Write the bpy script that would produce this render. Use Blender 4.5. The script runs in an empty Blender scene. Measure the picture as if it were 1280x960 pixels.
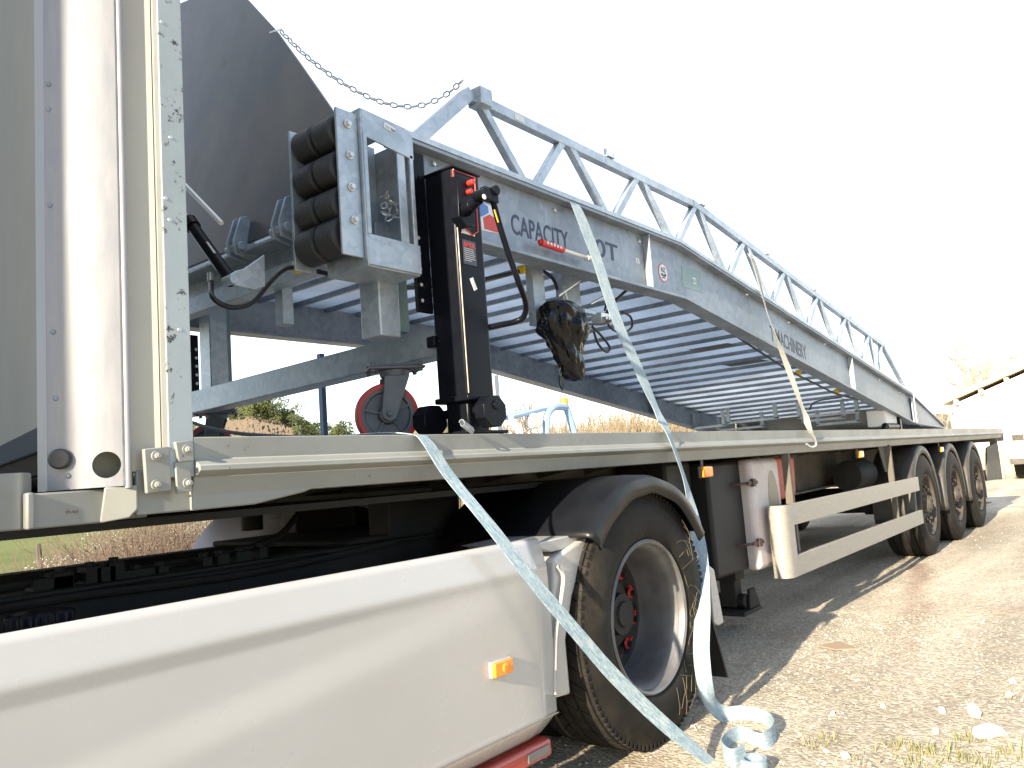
import bpy, math, random
from mathutils import Vector, Matrix, noise
random.seed(7)
R = math.radians
C = bpy.context.scene.collection
# ------------------------------------------------------------------ camera
F = 1000.0; CAMH = 1.05
AX = Vector((800, 53, 1000)).normalized()
_c = (.075 * 800 + 53) / 1000.
AU = Vector((-.075, -1, _c)).normalized()
AY = AU.cross(AX)
def at(px, py, y):
    d = Vector((px - 640, py - 480, F)); r = Vector((d.dot(AX), d.dot(AY), d.dot(AU))); t = y / r.y
    return Vector((r.x * t, y, CAMH + r.z * t))
def atz(px, py, z=0.):
    d = Vector((px - 640, py - 480, F)); r = Vector((d.dot(AX), d.dot(AY), d.dot(AU))); t = (z - CAMH) / r.z
    return Vector((r.x * t, r.y * t, z))
cd = bpy.data.cameras.new('camera'); cam = bpy.data.objects.new('camera', cd); C.objects.link(cam)
bx = Vector((AX.x, AY.x, AU.x)); by = -Vector((AX.y, AY.y, AU.y)); bz = -Vector((AX.z, AY.z, AU.z))
m = Matrix(((bx.x, by.x, bz.x, 0), (bx.y, by.y, bz.y, 0), (bx.z, by.z, bz.z, CAMH), (0, 0, 0, 1)))
cam.matrix_world = m
cd.sensor_width = 36; cd.lens = F / 1280 * 36; cd.clip_start = .05; cd.clip_end = 3000
bpy.context.scene.camera = cam

# ------------------------------------------------------------------ light
SE, SA = 21.0, 5.0
sun_to = Vector((-math.cos(R(SE)) * math.cos(R(SA)), -math.cos(R(SE)) * math.sin(R(SA)), math.sin(R(SE))))
sl = bpy.data.lights.new('sun', 'SUN'); sl.energy = 5.0; sl.angle = R(.7); sl.color = (1, .86, .66)
so = bpy.data.objects.new('sun', sl); C.objects.link(so); so.rotation_euler = (-sun_to).to_track_quat('-Z', 'Y').to_euler()
w = bpy.data.worlds.new('World'); bpy.context.scene.world = w; w.use_nodes = True
nt = w.node_tree; bg = nt.nodes['Background']
sky = nt.nodes.new('ShaderNodeTexSky'); sky.sky_type = 'NISHITA'; sky.sun_disc = False
sky.sun_elevation = R(SE); sky.sun_rotation = math.atan2(sun_to.x, sun_to.y) % (2 * math.pi)
sky.air_density = 1.0; sky.dust_density = .5; sky.ozone_density = 1.0
# thin bright cloud veil on the far side of the sky, clear blue behind the camera
tc = nt.nodes.new('ShaderNodeTexCoord'); nz = nt.nodes.new('ShaderNodeTexNoise'); nz.inputs['Scale'].default_value = 1.6; nz.inputs['Detail'].default_value = 6
vd = nt.nodes.new('ShaderNodeVectorMath'); vd.operation = 'DOT_PRODUCT'; vd.inputs[1].default_value = (.52, .62, .55)
ma_ = nt.nodes.new('ShaderNodeMath'); ma_.operation = 'MULTIPLY_ADD'; ma_.inputs[1].default_value = .5
rp = nt.nodes.new('ShaderNodeValToRGB'); rp.color_ramp.elements[0].position = .12; rp.color_ramp.elements[0].color = (.3, .45, .8, 1)
rp.color_ramp.elements[1].position = .62; rp.color_ramp.elements[1].color = (4.9, 5.0, 5.15, 1)
ad = nt.nodes.new('ShaderNodeMixRGB'); ad.blend_type = 'ADD'; ad.inputs[0].default_value = 1
L = nt.links.new
L(tc.outputs['Generated'], nz.inputs['Vector']); L(tc.outputs['Generated'], vd.inputs[0]); L(nz.outputs['Fac'], ma_.inputs[0]); L(vd.outputs['Value'], ma_.inputs[2]); L(ma_.outputs[0], rp.inputs[0]); L(sky.outputs[0], ad.inputs[1]); L(rp.outputs[0], ad.inputs[2]); L(ad.outputs[0], bg.inputs['Color'])
bg.inputs['Strength'].default_value = .075
vs = bpy.context.scene.view_settings; vs.view_transform = 'Standard'; vs.look = 'None'; vs.gamma = 1; vs.exposure = 1.55

# ------------------------------------------------------------------ materials
def mat(name, col, rough=.5, metal=0., col2=None, scale=6., detail=5., lo=.35, hi=.7, bump=0., bscale=60., chips=None, chipcol=(.08, .05, .035), chipscale=14., spec=.5, coat=0., stretch=None, vor=False, dirt=None, bdist=.004, emit=None, trans=0.):
    M = bpy.data.materials.new(name); M.use_nodes = True; t = M.node_tree; b = t.nodes['Principled BSDF']; N = t.nodes.new; K = t.links.new
    b.inputs['Base Color'].default_value = (*col, 1); b.inputs['Roughness'].default_value = rough; b.inputs['Metallic'].default_value = metal
    b.inputs['Specular IOR Level'].default_value = spec; b.inputs['Coat Weight'].default_value = coat
    b.inputs['Transmission Weight'].default_value = trans
    g = N('ShaderNodeNewGeometry'); src = g.outputs['Position']
    mp = N('ShaderNodeMapping'); K(src, mp.inputs['Vector'])
    if stretch: mp.inputs['Scale'].default_value = stretch
    out = None
    if col2 is not None:
        if vor:
            n = N('ShaderNodeTexVoronoi'); n.inputs['Scale'].default_value = scale; K(mp.outputs[0], n.inputs['Vector']); o = n.outputs['Color']
            sp = N('ShaderNodeSeparateColor'); K(o, sp.inputs[0]); o = sp.outputs[0]
            n2 = N('ShaderNodeTexNoise'); n2.inputs['Scale'].default_value = 3.2; n2.inputs['Detail'].default_value = 7; K(mp.outputs[0], n2.inputs['Vector'])
            mm = N('ShaderNodeMath'); mm.operation = 'MULTIPLY_ADD'; K(o, mm.inputs[0]); mm.inputs[1].default_value = .2; K(n2.outputs['Fac'], mm.inputs[2]); o = mm.outputs[0]
        else:
            n = N('ShaderNodeTexNoise'); n.inputs['Scale'].default_value = scale; n.inputs['Detail'].default_value = detail; n.inputs['Roughness'].default_value = .6; K(mp.outputs[0], n.inputs['Vector']); o = n.outputs['Fac']
        r = N('ShaderNodeValToRGB'); r.color_ramp.elements[0].position = lo; r.color_ramp.elements[1].position = hi
        r.color_ramp.elements[0].color = (*col, 1); r.color_ramp.elements[1].color = (*col2, 1); K(o, r.inputs[0]); out = r.outputs[0]
        mr = N('ShaderNodeMapRange'); K(o, mr.inputs[0]); mr.inputs[3].default_value = max(0, rough - .1); mr.inputs[4].default_value = min(1, rough + .12); K(mr.outputs[0], b.inputs['Roughness'])
    def over(fac, c):
        nonlocal out
        mx = N('ShaderNodeMixRGB'); K(fac, mx.inputs[0])
        if out is None: mx.inputs[1].default_value = (*col, 1)
        else: K(out, mx.inputs[1])
        mx.inputs[2].default_value = (*c, 1); out = mx.outputs[0]
    if dirt:
        n = N('ShaderNodeTexNoise'); n.inputs['Scale'].default_value = dirt[1]; n.inputs['Detail'].default_value = 8; n.inputs['Roughness'].default_value = .7; K(mp.outputs[0], n.inputs['Vector'])
        r = N('ShaderNodeMapRange'); K(n.outputs['Fac'], r.inputs[0]); r.inputs[1].default_value = dirt[2]; r.inputs[2].default_value = dirt[2] + .2; r.inputs[4].default_value = dirt[3]; over(r.outputs[0], dirt[0])
    if chips:
        n = N('ShaderNodeTexNoise'); n.inputs['Scale'].default_value = chipscale; n.inputs['Detail'].default_value = 9; n.inputs['Roughness'].default_value = .75; K(src, n.inputs['Vector'])
        r = N('ShaderNodeMapRange'); K(n.outputs['Fac'], r.inputs[0]); r.inputs[1].default_value = chips; r.inputs[2].default_value = chips + .03; over(r.outputs[0], chipcol)
    if out is not None: K(out, b.inputs['Base Color'])
    if bump:
        n = N('ShaderNodeTexNoise'); n.inputs['Scale'].default_value = bscale; n.inputs['Detail'].default_value = 6; K(mp.outputs[0], n.inputs['Vector'])
        bp = N('ShaderNodeBump'); bp.inputs['Strength'].default_value = bump; bp.inputs['Distance'].default_value = bdist; K(n.outputs['Fac'], bp.inputs['Height']); K(bp.outputs[0], b.inputs['Normal'])
    if emit: b.inputs['Emission Color'].default_value = (*emit[0], 1); b.inputs['Emission Strength'].default_value = emit[1]
    return M
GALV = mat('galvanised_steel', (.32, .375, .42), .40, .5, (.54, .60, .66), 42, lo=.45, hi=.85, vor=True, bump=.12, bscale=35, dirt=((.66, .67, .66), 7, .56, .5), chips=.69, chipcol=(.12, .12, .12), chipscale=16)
BEAMG = mat('weathered_shaded_zinc', (.185, .215, .25), .45, .4, (.34, .385, .44), 30, lo=.45, hi=.9, vor=True, bump=.1, bscale=35, dirt=((.36, .38, .39), 3.5, .55, .5), chips=.70, chipcol=(.07, .07, .07), chipscale=12)  # darker copy of the galvanised steel, the beams' shade put into its colour
GALVD = mat('galvanised_underside', (.32, .36, .41), .45, .5, (.52, .57, .63), 30, lo=.45, hi=.85, vor=True, bump=.1, bscale=25, dirt=((.2, .18, .15), 2.5, .62, .5))
DARKST = mat('lip_steel', (.075, .082, .092), .46, .4, (.19, .175, .155), 2.2, detail=9, lo=.38, hi=.68, chips=.66, chipcol=(.02, .02, .022), chipscale=9, dirt=((.05, .048, .045), 3.5, .56, .7), bump=.15, bscale=5, stretch=(1, .8, .5))
CREAM = mat('cream_trailer_paint', (.255, .265, .25), .45, 0, (.21, .215, .20), 4, chips=.64, chipcol=(.14, .085, .05), chipscale=22, dirt=((.17, .15, .12), 5, .55, .5), bump=.08, bscale=30)
POSTP = mat('chipped_post_paint', (.34, .395, .42), .5, 0, (.29, .34, .36), 5, chips=.585, chipcol=(.05, .045, .04), chipscale=30, dirt=((.35, .33, .3), 7, .6, .5), bump=.1, bscale=40)
ALU = mat('brushed_aluminium', (.235, .245, .27), .42, .12, (.285, .29, .305), 20, stretch=(1, 3, .4), dirt=((.45, .43, .38), 6, .64, .6), bump=.05, bscale=50)
ALUG = mat('guard_aluminium', (.30, .29, .265), .45, .3, (.37, .35, .315), 30, stretch=(.3, 1, 2), dirt=((.35, .32, .26), 8, .6, .5))
PANELW = mat('headboard_panel_paint', (.27, .275, .26), .85, 0, (.31, .315, .29), 3, spec=.1, dirt=((.26, .25, .22), 4, .62, .4))
WHITE = mat('white_truck_paint', (.455, .45, .44), .28, 0, (.425, .42, .405), 1.7, spec=.5, coat=.4, dirt=((.40, .37, .32), 2.5, .57, .22), bump=.012, bscale=8, chips=.715, chipcol=(.16, .13, .10), chipscale=34)
BLACKP = mat('black_gloss_paint', (.004, .005, .008), .32, 0, (.006, .007, .011), 20, spec=.12)
CHAS = mat('grimy_chassis_paint', (.010, .009, .009), .7, 0, (.022, .02, .018), 7, bump=.3, bscale=30)
CHASL = mat('dusty_beam_paint', (.085, .075, .062), .75, 0, (.15, .135, .11), 4, dirt=((.06, .05, .045), 5, .5, .7), bump=.2, bscale=25)
PLAS = mat('black_fender_plastic', (.006, .007, .010), .34, 0, (.010, .011, .014), 6, spec=.25, bump=.08, bscale=14, dirt=((.04, .037, .034), 7, .6, .3))
PLASG = mat('grey_mudguard_plastic', (.035, .034, .031), .5, 0, (.06, .056, .05), 6, dirt=((.13, .115, .09), 9, .52, .5))
PVC = mat('lilac_grey_plastic', (.30, .31, .37), .45)
def rubber(name):
    M = mat(name, (.016, .015, .014), .7, 0, (.03, .027, .023), 9, lo=.4, hi=.75, bump=.25, bscale=70, spec=.15, dirt=((.09, .068, .048), 4, .56, .5))
    t = M.node_tree; N = t.nodes.new; K = t.links.new
    return M
RUB = rubber('dusty_tyre_rubber')
BUMPR = mat('bumper_rubber', (.014, .014, .016), .55, 0, (.03, .03, .032), 12, dirt=((.09, .085, .08), 11, .6, .6))
_t = BUMPR.node_tree; _w = _t.nodes.new('ShaderNodeTexWave'); _w.bands_direction = 'Y'; _w.inputs['Scale'].default_value = 42; _w.inputs['Distortion'].default_value = .8
_g = _t.nodes.new('ShaderNodeNewGeometry'); _b = _t.nodes.new('ShaderNodeBump'); _b.inputs['Strength'].default_value = .5; _b.inputs['Distance'].default_value = .003
_t.links.new(_g.outputs['Position'], _w.inputs['Vector']); _t.links.new(_w.outputs['Fac'], _b.inputs['Height']); _t.links.new(_b.outputs[0], _t.nodes['Principled BSDF'].inputs['Normal'])
RIM = mat('silver_rim_steel', (.13, .13, .135), .5, .4, (.20, .20, .205), 9, dirt=((.13, .11, .09), 6, .5, .75))
RIMD = mat('dirty_brown_rim', (.045, .037, .03), .65, .1, (.095, .08, .062), 14, dirt=((.05, .04, .035), 14, .5, .7), bump=.2)
RED = mat('red_plastic', (.55, .03, .02), .4)
REDT = mat('red_polyurethane', (.50, .045, .035), .5, dirt=((.2, .1, .08), 20, .6, .5))
REDS = mat('red_sill_paint', (.42, .045, .035), .35, 0, (.36, .04, .03), 6, coat=.3)
ORNG = mat('orange_crate_paint', (.55, .09, .05), .55, 0, (.42, .07, .045), 6)
AMB = mat('amber_lens', (.95, .32, .02), .25, 0, (.85, .25, .015), 60, coat=.6)
EXTG = mat('faded_pink_white_plastic', (.62, .58, .57), .45, 0, (.54, .46, .45), 5, dirt=((.33, .24, .2), 9, .58, .6))
OVAL = mat('yellowed_window_plastic', (.26, .23, .16), .4)
CABLE = mat('black_hose_rubber', (.012, .012, .013), .42)
YEL = mat('yellow_clip_plastic', (.75, .50, .02), .45)
STICK = mat('white_sticker', (.72, .73, .74), .45, 0, (.6, .62, .64), 40)
STICKB = mat('black_sticker', (.03, .033, .045), .4)
BLUE_P = mat('blue_print', (.06, .17, .48), .4); TXT = mat('blue_grey_lettering', (.012, .022, .065), .5, 0, (.03, .045, .10), 14)
TXTD = mat('dark_lettering', (.015, .02, .035), .5)
BLUEP = mat('blue_post_paint', (.02, .06, .14), .5, 0, (.03, .075, .16), 9)
BAGM = mat('black_bin_bag_film', (.003, .003, .005), .18, 0, spec=.3, bump=.5, bscale=14, bdist=.02, stretch=(1, 1, .6))
ZINC = mat('bright_zinc', (.62, .62, .60), .3, .7, (.5, .5, .48), 40)
CASTG = mat('grey_castor_iron', (.10, .108, .12), .5, .3, (.15, .16, .17), 12)
FORKB = mat('light_blue_forklift_paint', (.24, .37, .56), .45, 0, (.30, .43, .60), 4)
GREENI = mat('green_tint_galvanised', (.15, .22, .21), .45, .4, (.22, .29, .28), 8)
PIPEW = mat('white_wall_plaster', (.80, .78, .72), .8, 0, (.75, .73, .67), 2)
ROOFM = mat('pale_roof_sheet', (.72, .64, .50), .7, 0, (.62, .55, .42), 4)
WOOD = mat('grey_fence_wood', (.10, .085, .07), .8)

# plank steel mixed with translucency, added so daylight brightens the underside
_t = GALVD.node_tree; _o = [n for n in _t.nodes if n.type == 'OUTPUT_MATERIAL'][0]; _p = _t.nodes['Principled BSDF']
_g = _t.nodes.new('ShaderNodeNewGeometry'); _v = _t.nodes.new('ShaderNodeTexNoise'); _v.inputs['Scale'].default_value = 2.2; _v.inputs['Detail'].default_value = 6; _c2 = _t.nodes.new('ShaderNodeMapRange'); _c2.inputs[1].default_value = .3; _c2.inputs[2].default_value = .7; _c2.inputs[3].default_value = .28; _c2.inputs[4].default_value = .56
_tr = _t.nodes.new('ShaderNodeBsdfTranslucent'); _m = _t.nodes.new('ShaderNodeMixShader'); _tr.inputs[0].default_value = (.62, .70, .78, 1)
_t.links.new(_g.outputs['Position'], _v.inputs['Vector']); _t.links.new(_v.outputs['Fac'], _c2.inputs[0]); _t.links.new(_c2.outputs[0], _m.inputs[0]); _t.links.new(_p.outputs[0], _m.inputs[1]); _t.links.new(_tr.outputs[0], _m.inputs[2]); _t.links.new(_m.outputs[0], _o.inputs['Surface'])
# webbing (woven strap)
def webbing(name, ca, cb):
    M = mat(name, ca, .7, 0); t = M.node_tree; N = t.nodes.new; K = t.links.new; b = t.nodes['Principled BSDF']
    uv = N('ShaderNodeUVMap'); uv.uv_map = 'UVMap'
    sp = N('ShaderNodeSeparateXYZ'); K(uv.outputs[0], sp.inputs[0])
    def sine(o, f):
        a = N('ShaderNodeMath'); a.operation = 'MULTIPLY'; K(o, a.inputs[0]); a.inputs[1].default_value = f
        s = N('ShaderNodeMath'); s.operation = 'SINE'; K(a.outputs[0], s.inputs[0]); return s.outputs[0]
    pr = N('ShaderNodeMath'); pr.operation = 'MULTIPLY'; K(sine(sp.outputs[0], 1500), pr.inputs[0]); K(sine(sp.outputs[1], 1300), pr.inputs[1])
    n = N('ShaderNodeTexNoise'); n.inputs['Scale'].default_value = 30; n.inputs['Detail'].default_value = 4; mp = N('ShaderNodeMapping'); mp.inputs['Scale'].default_value = (.6, 6, 1); K(uv.outputs[0], mp.inputs[0]); K(mp.outputs[0], n.inputs['Vector'])
    n2 = N('ShaderNodeTexNoise'); n2.inputs['Scale'].default_value = 90; n2.inputs['Detail'].default_value = 2; K(uv.outputs[0], n2.inputs['Vector'])
    a1 = N('ShaderNodeMath'); a1.operation = 'MULTIPLY_ADD'; K(n2.outputs['Fac'], a1.inputs[0]); a1.inputs[1].default_value = .5; K(n.outputs['Fac'], a1.inputs[2])
    a2 = N('ShaderNodeMath'); a2.operation = 'MULTIPLY_ADD'; K(pr.outputs[0], a2.inputs[0]); a2.inputs[1].default_value = .22; K(a1.outputs[0], a2.inputs[2])
    r = N('ShaderNodeValToRGB'); r.color_ramp.elements[0].position = .5; r.color_ramp.elements[1].position = .95
    r.color_ramp.elements[0].color = (*ca, 1); r.color_ramp.elements[1].color = (*cb, 1); K(a2.outputs[0], r.inputs[0]); K(r.outputs[0], b.inputs['Base Color'])
    bp = N('ShaderNodeBump'); bp.inputs['Strength'].default_value = .5; bp.inputs['Distance'].default_value = .001; K(pr.outputs[0], bp.inputs['Height']); K(bp.outputs[0], b.inputs['Normal'])
    return M
WEBB = webbing('blue_webbing', (.50, .56, .57), (.12, .24, .32))
WEBB2 = webbing('pale_blue_webbing', (.42, .48, .50), (.17, .27, .35))
WEBC = webbing('pale_grey_webbing', (.40, .40, .37), (.25, .26, .26))

# ------------------------------------------------------------------ mesh builder
class MB:
    def __init__(s): s.v = []; s.f = []; s.marks = []
    def piece(s): s.marks.append((len(s.v), len(s.f))); return s
    def build_each(s, name, mt, parent=None, **k):
        mk = s.marks + [(len(s.v), len(s.f))]; out = []
        for (v0, f0), (v1, f1) in zip(mk, mk[1:]):
            if f1 == f0: continue
            q = MB(); q.v = s.v[v0:v1]; q.f = [tuple(i - v0 for i in f) for f in s.f[f0:f1]]; out.append(q.build(name, mt, parent, **k))
        return out
    def add(s, vs, fs):
        n = len(s.v); s.v += [Vector(v) for v in vs]; s.f += [tuple(n + i for i in f) for f in fs]; return s
    def box(s, a, b):
        x0, y0, z0 = a; x1, y1, z1 = b
        return s.add([(x0, y0, z0), (x1, y0, z0), (x1, y1, z0), (x0, y1, z0), (x0, y0, z1), (x1, y0, z1), (x1, y1, z1), (x0, y1, z1)],
              [(0, 3, 2, 1), (4, 5, 6, 7), (0, 1, 5, 4), (1, 2, 6, 5), (2, 3, 7, 6), (3, 0, 4, 7)])
    def obox(s, c, ex, ey, ez):   # centre, half vectors
        c, ex, ey, ez = map(Vector, (c, ex, ey, ez))
        vs = [c + ex * i + ey * j + ez * k for k in (-1, 1) for j in (-1, 1) for i in (-1, 1)]
        fs = [(0, 2, 3, 1), (4, 5, 7, 6), (0, 1, 5, 4), (2, 6, 7, 3), (0, 4, 6, 2), (1, 3, 7, 5)]
        if ex.cross(ey).dot(ez) < 0: fs = [tuple(reversed(f)) for f in fs]
        return s.add(vs, fs)
    def bar(s, p0, p1, w, h, up=(0, 0, 1)):   # rectangular bar; w across, h along up
        p0, p1 = Vector(p0), Vector(p1); d = (p1 - p0).normalized(); up = Vector(up); sd = d.cross(up).normalized(); u = sd.cross(d).normalized()
        return s.obox((p0 + p1) / 2, (p1 - p0) / 2, sd * (w / 2), u * (h / 2))
    def prism(s, pts, off):     # planar 3D polygon extruded by off
        off = Vector(off); pts = [Vector(p) for p in pts]; n = len(pts)
        nrm = sum((pts[i].cross(pts[(i + 1) % n]) for i in range(n)), Vector())
        fs = [tuple(range(n)), tuple(reversed(range(n, 2 * n)))] + [(i + n, (i + 1) % n + n, (i + 1) % n, i) for i in range(n)]
        if nrm.dot(off) > 0: fs = [tuple(reversed(f)) for f in fs]
        return s.add(pts + [p + off for p in pts], fs)
    def cyl(s, p0, p1, r0, r1=None, n=20, caps=True):
        r1 = r0 if r1 is None else r1; p0, p1 = Vector(p0), Vector(p1); d = (p1 - p0).normalized()
        a = d.orthogonal().normalized(); b = d.cross(a); vs = []
        for p, r in ((p0, r0), (p1, r1)): vs += [p + (a * math.cos(2 * math.pi * i / n) + b * math.sin(2 * math.pi * i / n)) * r for i in range(n)]
        fs = [(i, (i + 1) % n, n + (i + 1) % n, n + i) for i in range(n)]
        if caps: fs += [tuple(reversed(range(n))), tuple(range(n, 2 * n))]
        return s.add(vs, fs)
    def lathe(s, prof, o=(0, 0, 0), axis=(0, 1, 0), n=48, closed=False, arc=None):
        o = Vector(o); ax = Vector(axis).normalized(); a = ax.orthogonal().normalized() if abs(ax.y) < .99 else Vector((1, 0, 0)); b = a.cross(ax) * (1 if ax.y < .99 else 1)
        if ax.y > .99: b = Vector((0, 0, 1))
        vs = []; a0, a1 = arc or (0, 2 * math.pi); m_ = n if arc is None else n + 1
        for i in range(m_):
            t = a0 + (a1 - a0) * i / n
            for r, y in prof: vs.append(o + (a * math.cos(t) + b * math.sin(t)) * r + ax * y)
        k = len(prof); fs = []
        for i in range(n):
            j = (i + 1) % m_ if arc is None else i + 1
            for q in range(k if closed else k - 1):
                q2 = (q + 1) % k; fs.append((i * k + q, i * k + q2, j * k + q2, j * k + q))
        return s.add(vs, fs)
    def tube(s, pts, r, n=8, smooth=True, closed=False):
        pts = [Vector(p) for p in pts]
        if smooth: pts = spline(pts, 6, closed)
        m_ = len(pts); vs = []; a = None
        for i, p in enumerate(pts):
            d = (pts[(i + 1) % m_] - pts[i - 1]) if closed else (pts[min(i + 1, m_ - 1)] - pts[max(i - 1, 0)]); d.normalize()
            if a is None: a = d.orthogonal().normalized()
            a = (a - d * a.dot(d)).normalized(); b = d.cross(a); rr = r if not callable(r) else r(i / (m_ - 1))
            vs += [p + (a * math.cos(2 * math.pi * k / n) + b * math.sin(2 * math.pi * k / n)) * rr for k in range(n)]
        fs = [(i * n + k, i * n + (k + 1) % n, ((i + 1) % m_) * n + (k + 1) % n, ((i + 1) % m_) * n + k) for i in range(m_ if closed else m_ - 1) for k in range(n)]
        if not closed: fs += [tuple(reversed(range(n))), tuple(range((m_ - 1) * n, m_ * n))]
        return s.add(vs, fs)
    def build(s, name, mt, parent=None, bevel=0, smooth=True, ang=38, sub=0, segs=2):
        me = bpy.data.meshes.new(name); me.from_pydata([tuple(v) for v in s.v], [], s.f); me.update()
        me.materials.append(mt)
        if smooth:
            me.polygons.foreach_set('use_smooth', [True] * len(me.polygons)); me.set_sharp_from_angle(angle=R(ang))
        o = bpy.data.objects.new(name, me); C.objects.link(o)
        if bevel:
            b = o.modifiers.new('bevel', 'BEVEL'); b.width = bevel; b.segments = segs; b.limit_method = 'ANGLE'; b.angle_limit = R(40); b.harden_normals = False
        if sub: q = o.modifiers.new('sub', 'SUBSURF'); q.levels = sub; q.render_levels = sub
        if parent is not None: adopt(o, parent)
        return o
def wloc(o):
    p = Vector(o.location)
    while o.parent: o = o.parent; p = p + Vector(o.location)
    return p
def adopt(o, parent):
    o.parent = parent
    o.location = Vector(o.location) - wloc(parent)
def spline(p, k=6, closed=False):
    out = []; n = len(p)
    for i in range(n if closed else n - 1):
        g = (lambda j: p[j % n]) if closed else (lambda j: p[max(0, min(n - 1, j))])
        a, b, c, d = g(i - 1), g(i), g(i + 1), g(i + 2)
        for q in range(k):
            t = q / k; out.append(.5 * ((2 * b) + (c - a) * t + (2 * a - 5 * b + 4 * c - d) * t * t + (3 * b - a - 3 * c + d) * t ** 3))
    if not closed: out.append(p[-1].copy())
    return out
def empty(name, loc, label, cat, group=None):
    o = bpy.data.objects.new(name, None); C.objects.link(o); o.location = loc; o.empty_display_size = .2
    return tag(o, label, cat, group)
def tag(o, label, cat, group=None):
    o['label'] = label; o['category'] = cat
    if group: o['group'] = group
    return o
def struct(o): o['kind'] = 'structure'; return o
def copy_tree(o, parent=None):
    c = o.copy(); C.objects.link(c)
    if parent is not None: c.parent = parent
    for ch in [q for q in bpy.data.objects if q.parent == o]: copy_tree(ch, c)
    return c
def text(name, s, mt, parent, o, ex, ez, size, depth=.001, bold=.0, align='LEFT'):
    cu = bpy.data.curves.new(name, 'FONT'); cu.body = s; cu.size = size; cu.extrude = depth; cu.offset = bold; cu.align_x = align
    t = bpy.data.objects.new(name + '_tmp', cu); C.objects.link(t); dg = bpy.context.evaluated_depsgraph_get(); dg.update()
    me = bpy.data.meshes.new_from_object(t.evaluated_get(dg)); bpy.data.objects.remove(t)
    ex, ez = Vector(ex), Vector(ez); ey = ex.normalized().cross(ez.normalized())
    for v in me.vertices:
        c = v.co.copy(); v.co = Vector(o) + ex * c.x + ez * c.y + ey * c.z
    me.materials.clear(); me.materials.append(mt)
    q = bpy.data.objects.new(name, me); C.objects.link(q)
    if parent is not None: adopt(q, parent)
    return q
def lerp(a, b, t): return a + (b - a) * t

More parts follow.
